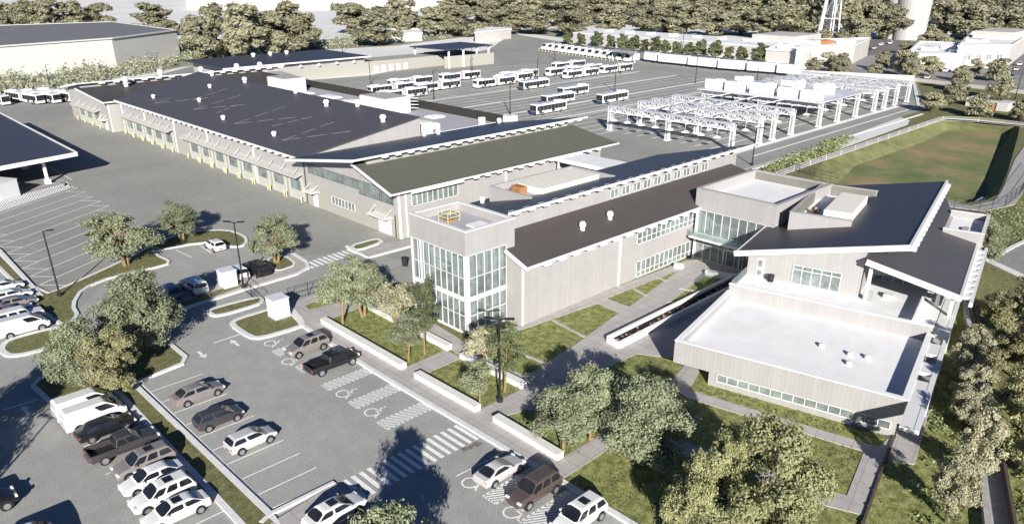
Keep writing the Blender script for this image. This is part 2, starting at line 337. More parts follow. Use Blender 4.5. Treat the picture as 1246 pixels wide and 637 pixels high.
# thin joints across the lawns, gravel edging
def strip(a,b,w,mat,top,name): return struct(kerb_mb([at(*a),at(*b)],w,top,False).build(name,mat))
for a,b in (((673,391),(711,411)),((631,430),(663,443)),((770,352),(786,361)),((799,338),(810,343)),((812,368),(835,374)),((826,352),(850,356))): strip(a,b,.3,'paving',.2,'path_strip')
# painted markings ------------------------------------------------------
MK=MB(); ZM=.012
def line(a,b,w=.12,z=ZM):
    a,b=Vector((a[0],a[1],0)),Vector((b[0],b[1],0)); d=(b-a).normalized(); s=Vector((-d.y,d.x,0))*w/2; zz=Vector((0,0,z))
    MK.add([a-s+zz,b-s+zz,b+s+zz,a+s+zz],[(0,1,2,3)])
def pline(a,b,w=.12): line(at(*a),at(*b),w)
for k in range(9): y=69.3-2.706*k; line((18.9,y),(23.9,y))
y0=at(103,542.5).y; x0=at(103,542.5).x
for k in range(-2,11): line((x0-.1,y0-2.706*k),(x0+4.9,y0-2.706*k))
line((18.75,71.4),(18.75,45.1),.2); pline((165,467),(220,445),.18)
for a,b in (((314,625),(405,587)),): pline(a,b,.15)
def hatch(p0,p1,x1,step=.5):
    "striped bay: p0,p1 pixels of its two near corners, x1 far x"
    a,b=at(*p0),at(*p1); x0=min(a.x,b.x); ya,yb=a.y,b.y
    line((x0,ya),(x1,ya)); line((x0,yb),(x1,yb)); line((x0,ya),(x0,yb)); line((x1,ya),(x1,yb))
    dy=abs(ya-yb); yl=min(ya,yb); sl_=1.6*dy; k=-sl_
    while k<x1-x0:
        # one slanting stripe from (x0+k, top) to (x0+k+sl_, bottom), clipped to the bay
        f0=max(0,(-k)/sl_); f1=min(1,(x1-x0-k)/sl_)
        if f1>f0: line((x0+k+sl_*f0,yl+dy*(1-f0)),(x0+k+sl_*f1,yl+dy*(1-f1)),.13)
        k+=step
for p0,p1 in (((330.5,427),(341,432.5)),((359,446.4),(369.5,453)),((390.7,468),(401,474.5)),((423.6,489),(435,497)),((458.9,513),(471.5,522.5)),((587.5,602.7),(603.6,613)),((632,634),(650,646))): hatch(p0,p1,36.25)
pline((555,579),(613,549)); 
def wheelchair(cx,cy,s=1.15):
    c=at(cx,cy)
    def L(a,b,w=.16): line((c.x+a[1]*s,c.y-a[0]*s),(c.x+b[1]*s,c.y-b[0]*s),w)
    ring=[(-.15+.55*math.cos(t),-.25+.55*math.sin(t)) for t in [R_(100+i*24) for i in range(12)]]
    for a,b in zip(ring,ring[1:]): L(a,b,.15)
    L((-.1,.75),(-.05,.1)); L((-.08,.1),(.4,.1)); L((.4,.1),(.62,-.5)); L((.62,-.5),(.8,-.45)); L((-.08,.38),(.32,.38)); L((-.16,.95),(-.02,.95),.2)
for c in ((333,417),(355,439),(421.6,478),(456.8,500.5),(577,586),(628,622)): wheelchair(*c)
def arrow(cx,cy,dy):
    c=at(cx,cy); line((c.x,c.y-dy*.95),(c.x,c.y+dy*.3),.3)
    z=ZM; t=[(c.x-.45,c.y+dy*.25),(c.x+.45,c.y+dy*.25),(c.x,c.y+dy*1.0)]
    MK.add([(a,b,z) for a,b in t],[(0,1,2) if dy>0 else (2,1,0)])
arrow(286,417,1); arrow(245.5,431,-1); arrow(31,499,1)
pline((260,417),(291.5,406.6),.2); pline((3,498.5),(47,485.5),.2); pline((0,601),(4,599),.2)
a=at(418.6,583.6); e=at(553.7,517.5); n_=16
for k in range(n_):
    x=a.x+(e.x-a.x)*k/(n_-1); line((x,a.y),(x,a.y-3.05),.37)
a=at(369,325); e=at(428,306)
for k in range(11):
    q=a.lerp(e,k/10); line((q.x,q.y+1.3),(q.x,q.y-1.3),.45)
pline((214,304),(233,313),.15); pline((240,296),(258,308),.15)
for c in ((224,356),(252,350),(297,335),(322,327)): 
    c=at(*c); line((c.x,c.y-.3),(c.x,c.y+3.4),.12)
# left end row of the staff lot
for k in range(6):
    q=at(0,424); line((q.x-3,q.y+2.706*k),(q.x+4.6,q.y+2.706*k))
pline((0,423),(60,403),.12)
# slanting bus bays by the canopy
L0=at(48.3,346.4); L1=at(37,336.2); Dv=at(143,255)-at(6.4,307); Dv.z=0; st=L1-L0
for k in range(0,12):
    p=L0+st*k; q=p+Dv*1.0; line(p,q,.16)
    r=p+st*-1.0*.98+Dv*.13; line(p,r,.16); r2=q+st*1.0*.98-Dv*.13; line(q,r2,.16)
pline((51,361),(120,331),.2); pline((120,331),(160,313),.2)
pline((-14,262),(89,227.7),.2)
for k in range(26):
    t_=k/25; a=at(-14,262).lerp(at(89,227.7),t_); b=at(-14,247).lerp(at(80,222.7),min(1,t_+.16)); line(a,b,.28)
pline((58,202),(88,219),.2); pline((80,221),(88,228),.15)
# bus yard: long bays
for k in range(38):
    y=92+4.05*k; x1=262-.12*(y-90); line((150 if y<120 else 132,y),(x1,y),.34)
for q in ((787,86),(828,91),(842,102),(700,140)):
    c=at(*q); line((118 if c.y>118 else 140,c.y),(266-.12*(c.y-90),c.y),1.1,.016)
for xx in (160,185,210,235,258): line((xx,126),(xx,238),.2)
for q in ((1000,150),): line((150,81.5),(250,81.5),.5); line((112,76.5),(248,76.5),.2)
line((140,86),(246,86),1.6,.016)
struct(MK.build('painted_markings','white_paint_line'))
# kerbs of the big lot
struct(kerb_mb([at(345,371),at(367.8,396.3),at(455,452),at(615,546.5),at(683,586),at(767,637),at(860,694)],.5,.17,False).build('kerb','kerb_concrete'))
struct(kerb_mb(px([(-60,262),(0,306),(50,361)]),.5,.2,False).build('kerb','kerb_concrete'))
X([(331,637),(408,588),(416,596),(440,596),(372,650),(320,650)],top=.125); struct(kerb_mb([at(318,637),at(330,626),at(407,588)],.35,.17,False).build('kerb','kerb_concrete'))
m=MB(); p=at(571,543); rq=random.Random(9)
for k in range(9):
    q=p+Vector((rq.uniform(-.9,.9),rq.uniform(-.35,.35),0)); a_=rq.uniform(.2,.5); n_=9; m.add([(q.x+math.cos(t*6.283/n_)*a_*rq.uniform(.7,1.3),q.y+math.sin(t*6.283/n_)*a_*.5*rq.uniform(.7,1.3),.008+.0006*k) for t in range(n_)],[tuple(range(n_))])
struct(m.build('oil_stain','oil_stain'))
# ------------------------------------------------------------------ BUILDINGS
def win(parent,p,q,z0,z1,n,rows=(),out=None,glass='window_glass',fw=.12,name='window',frame='white_trim',dep=.1,label=None):
    p,q=Vector((p[0],p[1],0)),Vector((q[0],q[1],0)); d=(q-p).normalized(); o=Vector(out).normalized() if out is not None else Vector((d.y,-d.x,0))
    f=MB(); e=o*dep
    def bar(a,b,za,zb):
        a,b=p+d*a,p+d*b
        f.add([a-o*.03+Vector((0,0,za)),b-o*.03+Vector((0,0,za)),b+e+Vector((0,0,za)),a+e+Vector((0,0,za)),a-o*.03+Vector((0,0,zb)),b-o*.03+Vector((0,0,zb)),b+e+Vector((0,0,zb)),a+e+Vector((0,0,zb))],[(3,2,1,0),(4,5,6,7),(0,1,5,4),(1,2,6,5),(2,3,7,6),(3,0,4,7)])
    L=(q-p).length
    for i in range(n+1):
        c=L*i/n; w=fw/2 if 0<i<n else fw/2
        c=min(max(c,fw/2),L-fw/2); bar(c-w,c+w,z0,z1)
    for zz in [z0+fw/2,z1-fw/2]+list(rows): bar(0,L,zz-fw/2+.002,zz+fw/2-.002)
    w=f.build(name,frame,parent)
    if label: w['label']=label
    gl=MB(); a=p+o*.02; b=q+o*.02; t=o*.03
    gl.add([a+Vector((0,0,z0)),b+Vector((0,0,z0)),b+t+Vector((0,0,z0)),a+t+Vector((0,0,z0)),a+Vector((0,0,z1)),b+Vector((0,0,z1)),b+t+Vector((0,0,z1)),a+t+Vector((0,0,z1))],[(3,2,1,0),(4,5,6,7),(0,1,5,4),(1,2,6,5),(2,3,7,6),(3,0,4,7)])
    gg=gl.build('pane',glass,w); return w
def brackets(roof,pts,ln,w=.45,h=.3,d=None,mat='white_trim'):
    "outriggers under an eave; pts = points at the eave edge, d = direction back towards the wall"
    for p in pts:
        m=MB(); p=Vector(p); m.beam(p-Vector(d)*.15,p+Vector(d)*ln,w,h); m.build('eave_bracket',mat,roof)
def fascia(roof,a,b,h=.27,t=.12,mat='white_trim'):
    m=MB(); a,b=Vector(a),Vector(b); m.beam(a-Vector((0,0,h/2-.05)),b-Vector((0,0,h/2-.05)),t,h); return m.build('fascia',mat,roof)
def vent(parent,p,r=.45,h=1.2,mat='white_trim',name='roof_vent'):
    m=MB(); m.lathe(Vector(p)-Vector((0,0,.3)),[(r*.7,0),(r*.7,h*.75),(r,h*.75),(r,h*1.05),(r*.6,h*1.3)],12); return m.build(name,mat,parent)
def unit(parent,x0,x1,y0,y1,z0,z1,mat='white_trim',name='rooftop_unit',louvre=True):
    m=MB(); m.box(x0,x1,y0,y1,z0,z1); o=m.build(name,mat,parent,bevel=.06)
    if louvre:
        m=MB(); n=int((x1-x0)/.35)
        for k in range(1,n): m.box(x0+.35*k-.04,x0+.35*k+.06,y0-.04,y0+.01,z0+.4,z1-.4)
        m.box(x0+.2,x1-.2,y0+.2,y1-.2,z1,z1+.12); m.build('louvre','grey_concrete',o)
    return o
# ---- office building: glass corner tower, long two-storey bar, double-pitched roof and glazed entrance block
OB=empty('office_building',(54.3,55,0),'long grey office building with a glass corner tower and sunlit brown lower roof','building')
S1=.38; EY,EZ=54.0,7.4; RY=59.8; RZ=EZ+S1*(RY-EY); UY,UZ=58.7,12.1; S2=.25; BY=76.5; BZ=UZ-S2*(BY-UY)
def lowz(y): return EZ+S1*(y-EY)
def upz(y): return UZ-S2*(y-UY)
m=MB()
m.col([(54.3,55,lowz(55)-.25),(88,55,lowz(55)-.25),(88,57.4,lowz(57.4)-.25),(54.3,57.4,lowz(57.4)-.25)],-.1)
m.col([(55.7,57.4,lowz(57.4)-.25),(103,57.4,lowz(57.4)-.25),(103,RY,RZ-.25),(55.7,RY,RZ-.25)],-.1)
m.col([(55.7,RY,upz(RY)-.3),(105.2,RY,upz(RY)-.3),(105.2,BY-.8,upz(BY-.8)-.3),(55.7,BY-.8,upz(BY-.8)-.3)],-.1)
ow=m.build('wall','siding',OB)
m=MB(); 
for x in (54.42,71.4): m.box(x-.11,x+.11,54.86,55.02,0,lowz(55)-.3)
m.build('corner_trim','white_trim',ow)
m=MB(); m.box(54.9,71.2,54.985,55.0,3.5,3.58); m.box(71.6,74.5,54.985,55,3.5,3.58)
for x in (58,62,66.5): m.box(x,x+.05,54.987,55,0.1,7)
m.build('panel_joint','grey_concrete',ow)
m=MB(); m.slab([(54.05,EY,EZ),(106.0,EY,EZ),(103.8,RY-.02,RZ),(55.74,RY-.02,RZ),(55.74,57.35,lowz(57.35)),(54.05,57.35,lowz(57.35))],.2); rf=m.build('lower_roof','roof_brown_sunlit',OB)
fascia(rf,(53.95,EY-.07,EZ),(88.0,EY-.07,EZ)); 
m=MB(); m.beam((53.98,EY-.1,EZ-.12),(53.98,57.3,lowz(57.3)-.12),.16,.4); m.build('fascia','white_trim',rf)
for k in range(14):
    x=57.3+2.4*k
    if x<87: m=MB(); m.box(x-.55,x+.55,EY-.2,EY+.95,EZ-.5,EZ-.16); m.build('eave_bracket','white_trim',rf)
for q in ((66.0,56.6),(71.4,56.85)): vent(rf,(q[0],q[1],lowz(q[1])),.42,1.0)
m=MB(); m.slab([(55.8,UY,UZ),(108.2,UY,UZ),(108.2,BY,BZ),(55.8,BY,BZ)],.22); ru=m.build('upper_roof','roof_charcoal',OB)
fascia(ru,(55.8,UY-.07,UZ),(108.3,UY-.07,UZ),.3)
for k in range(21):
    x=57.2+2.4*k; m=MB(); m.box(x-.42,x+.42,UY-.1,RY-.05,UZ-.45,UZ-.22); m.build('eave_bracket','white_trim',ru)
for k in range(10):
    x=74.9+2.3*k; win(ow,(x,RY-.0),(x+1.65,RY),RZ+.15,RZ+1.35,2,out=(0,-1,0),fw=.07,name='clerestory_window')
# plant well sunk in the upper roof
m=MB(); zt=10.78
m.box(65.6,65.85,64.9,72.3,upz(72)-.4,zt); m.box(65.6,81.7,72.3,72.55,upz(72)-.4,zt); m.box(81.45,81.7,64.5,72.3,upz(72)-.4,zt)
pw=m.build('plant_screen','siding',ru)
m=MB(); m.box(65.87,81.43,67.2,72.28,8.5,upz(67.2)-.02); m.build('well_floor','service_roof',ru)
m=MB(); m.box(69.2,80.6,66.4,71.0,9.0,upz(66.4)+.62); m.build('air_handling_unit','cream_metal',ru,bevel=.08)
m=MB(); m.box(67.4,68.7,68.6,70.4,9,10.9); m.build('pump_box','rust_orange',ru,bevel=.04)
vent(ru,(64.9,73.2,upz(73.2)),.4,.9)
m=MB(); m.slab([(95.6,76.4,7.2),(101.6,76.4,7.2),(101.8,88.6,7.0),(96.0,88.6,7.0)],.3); br=m.build('link_roof','membrane',OB)
m=MB(); m.box(95.4,95.58,76.6,88.6,6.6,7.3)
for y in (77,81,88): m.box(95.7,95.95,y,y+.25,0,6.9)
m.build('link_frame','white_trim',br)
# windows of the bar
win(ow,(74.7,55),(87.9,55),4.75,6.95,13,rows=(5.5,),out=(0,-1,0),glass='window_glass',fw=.085)
win(ow,(74.9,55),(87.9,55),.25,2.45,13,rows=(.95,),out=(0,-1,0),glass='window_glass',fw=.085)
# tower
TX0,TX1,TY0,TY1,TH_=48.5,55.6,57.45,67.0,11.8
tw=MB()
for (a,b,c,d) in ((TX0,TX1,TY0,TY0+.35),(TX0,TX0+.35,TY0+.35,TY1),(TX1-.35,TX1,TY0+.35,TY1),(TX0+.35,TX1-.35,TY1-.35,TY1)): tw.box(a,b,c,d,9.2,TH_)
tw.box(54.35,55.6,TY0+.002,TY0+.3,-.1,9.2)
t1=tw.build('tower_parapet','siding',OB)
m=MB()
for (a,b,c,d) in ((TX0-.06,TX1+.06,TY0-.06,TY0+.42),(TX0-.06,TX0+.42,TY0+.42,TY1),(TX1-.42,TX1+.06,TY0+.42,TY1),(TX0+.42,TX1-.42,TY1-.42,TY1)): m.box(a,b,c,d,TH_,TH_+.12)
m.build('coping','white_trim',t1)
m=MB(); m.box(TX0+.3,TX1-.3,TY0+.3,TY1-.3,10.5,10.95); td=m.build('tower_roof','service_roof',OB)
m=MB(); m.box(51.9,53.9,59.4,61.3,10.95,11.1); m.build('skylight','membrane',td)
m=MB(); m.box(51.2,52.3,63.5,64.5,10.95,11.15); rh=m.build('roof_hatch','rust_orange',td)
m=MB()
for z in (11.5,12.0): 
    for a,b in (((50.9,63.2),(52.6,63.2)),((52.6,63.2),(52.6,64.8)),((52.6,64.8),(50.9,64.8)),((50.9,64.8),(50.9,63.2))): m.beam((*a,z),(*b,z),.06)
for a in ((50.9,63.2),(52.6,63.2),(52.6,64.8),(50.9,64.8)): m.beam((*a,10.95),(*a,12),.06)
m.build('guard_rail','safety_yellow',rh)
m=MB()
for x,y in ((TX0+.12,TY0+.12),(TX0+.12,TY1-.15),(TX0+.12,(TY0+TY1)/2+3)): m.box(x-.16,x+.16,y-.16,y+.16,0,9.2)
m.box(TX0-.05,TX1-1.2,TY0-.05,TY0+.25,4.0,4.4); m.box(TX0-.05,TX0+.25,TY0+.25,TY1,4.0,4.4); m.box(TX0-.04,TX0+.2,TY0+.2,TY1,0,.25); m.box(TX0-.04,TX1-1.2,TY0-.04,TY0+.2,0,.25)
m.build('tower_frame','white_trim',OB)
win(OB,(TX0+.3,TY0+.02),(54.35,TY0+.02),.25,4.0,5,rows=(2.2,),out=(0,-1,0),glass='glass',fw=.075,name='curtain_wall')
win(OB,(TX0+.3,TY0+.02),(54.35,TY0+.02),4.4,9.2,5,rows=(6.6,),out=(0,-1,0),glass='glass',fw=.075,name='curtain_wall')
win(OB,(TX0+.02,TY0+.3),(TX0+.02,TY1-.3),.25,4.0,9,rows=(2.2,),out=(-1,0,0),glass='glass',fw=.075,name='curtain_wall')
win(OB,(TX0+.02,TY0+.3),(TX0+.02,TY1-.3),4.4,9.2,9,rows=(6.6,),out=(-1,0,0),glass='glass',fw=.075,name='curtain_wall')
m=MB(); m.box(TX0+.4,TX1-.1,TY0+.4,TY1-.3,4.05,4.3); m.box(TX0+.4,TX1-.1,TY0+.4,TY1-.3,-.05,.16); m.build('interior_slab','interior_floor',OB)
m=MB(); m.box(TX1-.3,TX1-.12,TY0+.4,TY1-.4,.2,9.2); m.box(TX0+.6,TX1-.3,TY1-.5,TY1-.3,.2,9.2); m.box(52,52.3,60,64,.2,9.2); m.build('interior_wall','interior_white',OB)
m=MB()
for k in range(9): m.box(50.2+k*.28,50.5+k*.28,61.5,62.9,.5+k*.42,.62+k*.42)
m.beam((50.2,61.5,1.4),(52.7,61.5,5.2),.08,.5); m.build('staircase','interior_white',OB)
m=MB()
for (x,y,z) in ((49.4,59,.2),(49.4,61.2,.2),(50,64.8,.2),(49.5,59.5,4.3),(49.5,62.5,4.3),(53,58.5,4.3),(53.2,58.6,.2)): m.box(x,x+1.2,y,y+.7,z,z+.75)
m.build('desks','interior_floor',OB)['kind']='stuff'
m=MB(); m.box(TX0+.35,TX0+.4,60.2,63.2,7.6,9.2); m.build('window_blind','interior_white',OB)
# canopy over the tower door
m=MB(); m.box(45.9,48.4,62.6,66.4,2.9,3.1); m.box(46.1,46.3,62.8,63,0,2.9); m.box(46.1,46.3,66,66.2,0,2.9); m.build('door_canopy','rail_glass',OB)
# entrance block
m=MB(); EX0,EX1,EY0,EY1,ET=87.0,102.0,43.0,54.75,9.85
for (a,b,c,d) in ((EX0,EX1,EY0,EY0+.4),(EX0,EX0+.4,EY0+.4,EY1),(EX1-.4,EX1,EY0+.4,EY1),(EX0+.4,EX1-.4,EY1-.4,EY1)): m.box(a,b,c,d,7.1,ET)
m.box(100,101.9,EY0+.3,EY1-.3,0,7.1)
eb=m.build('entrance_parapet','siding',OB)
m=MB()
for (a,b,c,d) in ((EX0-.05,EX1+.05,EY0-.05,EY0+.47),(EX0-.05,EX0+.47,EY0+.47,EY1),(EX1-.47,EX1+.05,EY0+.47,EY1),(EX0+.47,EX1-.47,EY1-.47,EY1+.05)): m.box(a,b,c,d,ET,ET+.1)
m.build('coping','siding',eb)
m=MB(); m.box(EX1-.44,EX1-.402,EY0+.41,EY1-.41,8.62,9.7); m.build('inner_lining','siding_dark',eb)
m=MB(); m.box(EX0+.38,EX1-.38,EY0+.38,EY1-.38,8.2,8.6); m.build('entrance_roof','membrane',OB)
win(OB,(EX0+.1,EY0+.1),(EX0+.1,EY1-.6),.2,3.5,9,rows=(2.4,),out=(-1,0,0),glass='glass',fw=.075,name='curtain_wall')
win(OB,(EX0+.1,EY0+.1),(EX0+.1,EY1-.6),3.8,7.1,9,out=(-1,0,0),glass='glass',fw=.075,name='curtain_wall')
m=MB(); m.box(EX0-1.7,EX0+12,EY0+2.3,EY1-.5,3.5,3.78); m.build('balcony','white_trim',OB)
m=MB(); m.box(EX0-1.66,EX0-1.62,EY0+2.4,EY1-.6,3.8,4.75); m.box(EX0-1.6,EX0,EY0+2.36,EY0+2.4,3.8,4.75); m.build('balcony_rail','rail_glass',OB)
m=MB(); m.box(EX0+5,EX0+5.3,EY0+.5,EY1-.5,.1,7.1); m.box(EX0+.3,EX0+5,EY1-.75,EY1-.5,.1,7.1); m.build('interior_wall','interior_white',OB)
m=MB(); m.box(EX0-.15,EX0+.15,EY1-.65,EY1-.35,0,7.1); m.box(EX0-.05,EX0+.1,49.6,49.75,.2,2.5); m.box(EX0-.05,EX0+.1,47.2,47.35,.2,2.5); m.box(EX0-.05,EX0+.1,47.2,49.75,2.4,2.55); m.build('entrance_frame','white_trim',OB)
# ---- workshop building
WB=empty('workshop_building',(62.9,89.4,0),'pale grey workshop with an olive lower roof and high ribbon windows','building')
OY,OZ,SO=88.3,7.35,.30; QY=96.9; QZ=OZ+SO*(QY-OY); FY,FZ=95.7,11.3; SF=.155; GY_=116.2
def oz(y): return OZ+SO*(y-OY)
def fz(y): return FZ-SF*(y-FY)
m=MB(); m.col([(62.9,89.4,oz(89.4)-.25),(108.5,89.4,oz(89.4)-.25),(108.5,QY,QZ-.25),(62.9,QY,QZ-.25)],-.1)
m.col([(62.9,QY,fz(QY)-.25),(106,QY,fz(QY)-.25),(106,GY_,fz(GY_)-.25),(62.9,GY_,fz(GY_)-.25)],-.1); ww=m.build('wall','siding',WB)
m=MB(); m.box(62.86,62.9,89.6,116.1,0,3.6); m.box(63.1,76,89.36,89.4,0,2.2); m.build('block_base','tan_block',ww)
m=MB(); m.slab([(60.9,OY,OZ),(112.2,OY,OZ),(109,QY-.02,QZ),(60.9,QY-.02+1.5,QZ+1.5*SO),(60.9,QY-.02,QZ)],.2); ro=m.build('lower_roof','roof_olive',WB)
fascia(ro,(60.8,OY-.07,OZ),(112.4,OY-.07,OZ)); m=MB(); m.beam((60.82,OY-.1,OZ-.1),(60.82,QY+1.5,QZ+1.5*SO-.1),.16,.4); m.build('fascia','white_trim',ro)
m=MB(); m.box(64.5,74.5,OY-.2,OY+.1,OZ-.55,OZ-.3); m.build('sunshade','white_trim',ro)
for k in range(13):
    x=77.2+2.45*k; m=MB(); m.box(x-.45,x+.45,OY-.2,89.35,OZ-.5,OZ-.17); m.build('eave_bracket','white_trim',ro)
m=MB(); m.slab([(59.7,FY,FZ),(111.5,FY,FZ),(109.5,104,fz(104)),(107.5,GY_-.05,fz(GY_)),(59.7,GY_-.05,fz(GY_))],.22); r2=m.build('upper_roof','roof_charcoal',WB)
fascia(r2,(59.7,FY-.07,FZ),(111.8,FY-.07,FZ),.3); m=MB(); m.beam((59.6,FY-.1,FZ-.12),(59.6,GY_,fz(GY_)-.12),.16,.42); m.build('fascia','white_trim',r2)
for k in range(19):
    x=65.4+2.45*k; m=MB(); m.box(x-.48,x+.48,FY-.2,QY-.05,FZ-.5,FZ-.2); m.build('eave_bracket','white_trim',r2)
for k in range(5): win(ww,(96.4+2.3*k,QY),(98.2+2.3*k,QY),QZ+.1,QZ+1.0,3,out=(0,-1,0),fw=.1,name='clerestory_window')
for q in ((87,114.0),(89.5,113.0),(106,114)): vent(r2,(q[0],q[1],fz(q[1])),.5,1.0)
m=MB(); m.box(108,110.6,113.4,115,fz(114)-.3,fz(114)+1.1); m.build('roof_hatch','white_trim',r2)
# stepped ribbon of high windows, long lower window, doors
nb=16
for k in range(nb):
    ya=90.6+1.52*k
    zt_=min(oz(ya)-.35,8.9) if ya<97 else min(fz(ya+1.5)-.55,9.2-.055*(ya-97)); z0_=4.9 if ya<99.5 else 5.55
    win(ww,(62.9,ya),(62.9,ya+1.52),z0_,max(z0_+.9,min(zt_,7.1+.0*ya)),3,out=(-1,0,0),fw=.045,dep=.05,name='ribbon_window')
win(ww,(62.86,101.2),(62.86,108.0),1.6,3.0,7,out=(-1,0,0),fw=.09)
def door(par,x,y,w=1.6,h=2.3,mat='white_trim',out=-1,canopy=True):
    m=MB(); m.box(x+out*.1 if out<0 else x,x if out<0 else x+.1,y,y+w,0.02,h); d=m.build('door',mat,par)
    m=MB(); m.box(x-.14,x-.1,y+w*.2,y+w*.24,1,1.2); m.build('handle','black_plastic',d)
    if canopy:
        m=MB(); m.box(x-1.6,x,y-.6,y+w+.9,h+.35,h+.5); m.beam((x-1.4,y-.3,h+.5),(x,y-.3,h+1.6),.07); m.beam((x-1.4,y+w+.6,h+.5),(x,y+w+.6,h+1.6),.07); m.build('door_canopy','white_trim',par)
door(ww,62.86,91.6,3.2,2.5); door(ww,62.86,112.6,1.4,2.3)
win(ww,(65.2,89.38),(74.2,89.38),4.5,6.6,9,out=(0,-1,0),fw=.1)
m=MB(); 
for y in (89.5,): m.box(62.8,63.1,y-.25,y,0,oz(y)-.3)
for x in (64.2,84.5,): m.box(x-.1,x+.1,89.26,89.4,0,OZ-.2)
m.build('downpipe','white_trim',ww)
m=MB(); m.box(62.78,62.88,90.35,90.5,0,3.4); m.box(62.76,62.86,116.0,116.15,0,7.6); m.build('downpipe','black_plastic',ww)
# ---- maintenance building
MBd=empty('maintenance_building',(63.1,117,0),'huge bus hall with a dark sloping roof and a row of garage doors','building')
X0,XR=62.1,87.8; MZ=7.9; SM=(11.65-MZ)/(XR-X0); FYN,FYF=116.25,205.5
def mz(x): return MZ+SM*(x-X0)
m=MB(); m.col([(63.1,FYN,mz(63.1)-.2),(XR,FYN,mz(XR)-.2),(XR,FYF,mz(XR)-.2),(63.1,FYF,mz(63.1)-.2)],-.1); mw=m.build('wall','siding',MBd)
m=MB(); m.slab([(X0,FYN-.15,MZ),(XR,FYN-.15,mz(XR)),(XR,FYF+9,mz(XR)),(78,FYF+6,mz(78)),(X0,FYF-.5,MZ)],.22); mr=m.build('main_roof','roof_grey',MBd)
fascia(mr,(X0-.07,FYN-.2,MZ),(X0-.07,FYF-.5,MZ),.26)
for k in range(33):
    y=118.5+2.65*k; m=MB(); m.box(X0-.15,63.0,y-.5,y+.5,MZ-.5,MZ-.2); m.build('eave_bracket','white_trim',mr)
rng=random.Random(3)
for q in ((87.0,204),(87.0,185.4),(87.0,160.7),(67.4,155.9),(66.8,133.3),(83.8,142.5),(86.8,135.5),(82.4,120.4),(72,178),(68,195),(80,190)): vent(mr,(q[0],q[1],mz(q[0])),.62 if q[0]>81 else .5,1.25 if q[0]>81 else .9)
m=MB()
for (xa,ya,xb,yb) in ((66,189,75,179),(66,189,70,190),(68,172,76,163),(68,172,80,173),(67,150,76,141),(67,150,80,152),(69,163,75,165),(66,129,76,121),(66,129,78,130),(70,140,78,138),(72,182,82,184)):
    a=Vector((xa,ya,mz(xa)+.02)); b=Vector((xb,yb,mz(xb)+.02))
    for t in (0,.36,.7): m.beam(a.lerp(b,t),a.lerp(b,t+.27),.14,.03)
m.build('safety_line','line_grey',mr)
# downpipes and bays
m=MB()
for y in (135,155,172,189,204): m.box(62.95,63.1,y-.12,y+.12,0,MZ-.3)
m.build('downpipe','white_trim',mw)
m=MB(); m.box(63.06,63.1,FYN+.2,FYF,0,3.9); m.build('block_base','tan_block',mw)
def garage_door(par,x,y,w=3.6,h=3.7):
    m=MB(); m.box(x-.1,x,y-.3,y,0,h+.1); m.box(x-.1,x,y+w,y+w+.3,0,h+.1); m.box(x-.1,x,y,y+w,h,h+.2)
    for k in range(6): m.box(x-.05,x,y,y+w,k*h/6+.02,(k+1)*h/6-.02)
    d=m.build('garage_door','door_cream',par); win(d,(x-.05,y+.45),(x-.05,y+w-.45),h*.42,h*.86,6,rows=(h*.64,),out=(-1,0,0),fw=.07,dep=.03,frame='door_cream')
    return d
def bollard(par,x,y):
    m=MB(); m.tube((x,y,0),(x,y,1.1),.11,n=8); m.build('bollard','safety_yellow',par)
def awning(par,x,y0,y1,z=4.3,d=1.7):
    m=MB(); m.slab([(x-d,y0,z-.1),(x,y0,z+.35),(x,y1,z+.35),(x-d,y1,z-.1)],.14); k=y0+1.2
    while k<y1: m.beam((x-d+.15,k,z),(x,k,z+1.5),.08); k+=4.4
    m.build('awning','sand_wall',par)
for g0,nd_ in ((116.9,8),(172.7,5)):
    for k in range(nd_):
        garage_door(mw,63.06,g0+.9+6.03*k,4.3,4.0); bollard(mw,62.3,g0+.4+6.03*k); bollard(mw,62.3,g0+5.6+6.03*k)
    awning(mw,63.08,g0+.2,g0+6.03*nd_+.8,4.6)
# low service roof behind the hall
m=MB(); m.box(XR+.01,110.9,116.95,232,-.1,7.1); sr=m.build('service_block','service_roof',MBd)
m=MB(); m.box(110.92,111.2,117.2,232,0,8.9); m.build('black_parapet','parapet_black',MBd)
m=MB(); m.box(XR+.05,111.5,116.55,116.94,0,8.1); m.box(110.6,111.5,116.2,117.3,8.1,9.2); m.build('white_parapet','white_trim',MBd)
unit(sr,100.0,106.2,190,199.5,7.1,10.6); ah=unit(sr,99.0,106,143.5,153.5,7.1,10.6)
m=MB()
for k in range(4): m.slab([(106.1,144+.0,8.0+k*.75),(108.6,144,7.75+k*.75),(108.6,150,7.75+k*.75),(106.1,150,8.0+k*.75)],.12)
m.build('intake_hood','white_trim',ah)
unit(sr,92.0,94.3,120.8,124.4,7.1,9.3,'cream_metal',louvre=False)
for (x,y,w,l) in ((98,131,2.4,3.6),(104,133,3.5,3),(103,162,3.5,6),(103,173,3.5,6),(102,184,3,3.6),(94,156,2,2.2)):
    m=MB(); m.box(x,x+w,y,y+l,7.1,7.4); m.box(x+.4,x+w-.4,y+.4,y+l-.4,7.4,7.55); m.build('skylight','membrane',sr,bevel=.05)
m=MB(); m.box(95.6,98.8,124,128.6,7.1,8.0); m.box(95.9,98.5,124.3,128.3,8.0,8.2); m.build('curb_box','white_trim',sr,bevel=.06)
m=MB(); m.box(106.5,107.7,120,121,7.1,8.7); m.build('roof_vent','white_trim',sr,bevel=.1)
for q in ((96.5,181),(91.5,209),(93.5,214),(92,190),(94,169)): vent(sr,(q[0],q[1],7.1),.8,1.5)
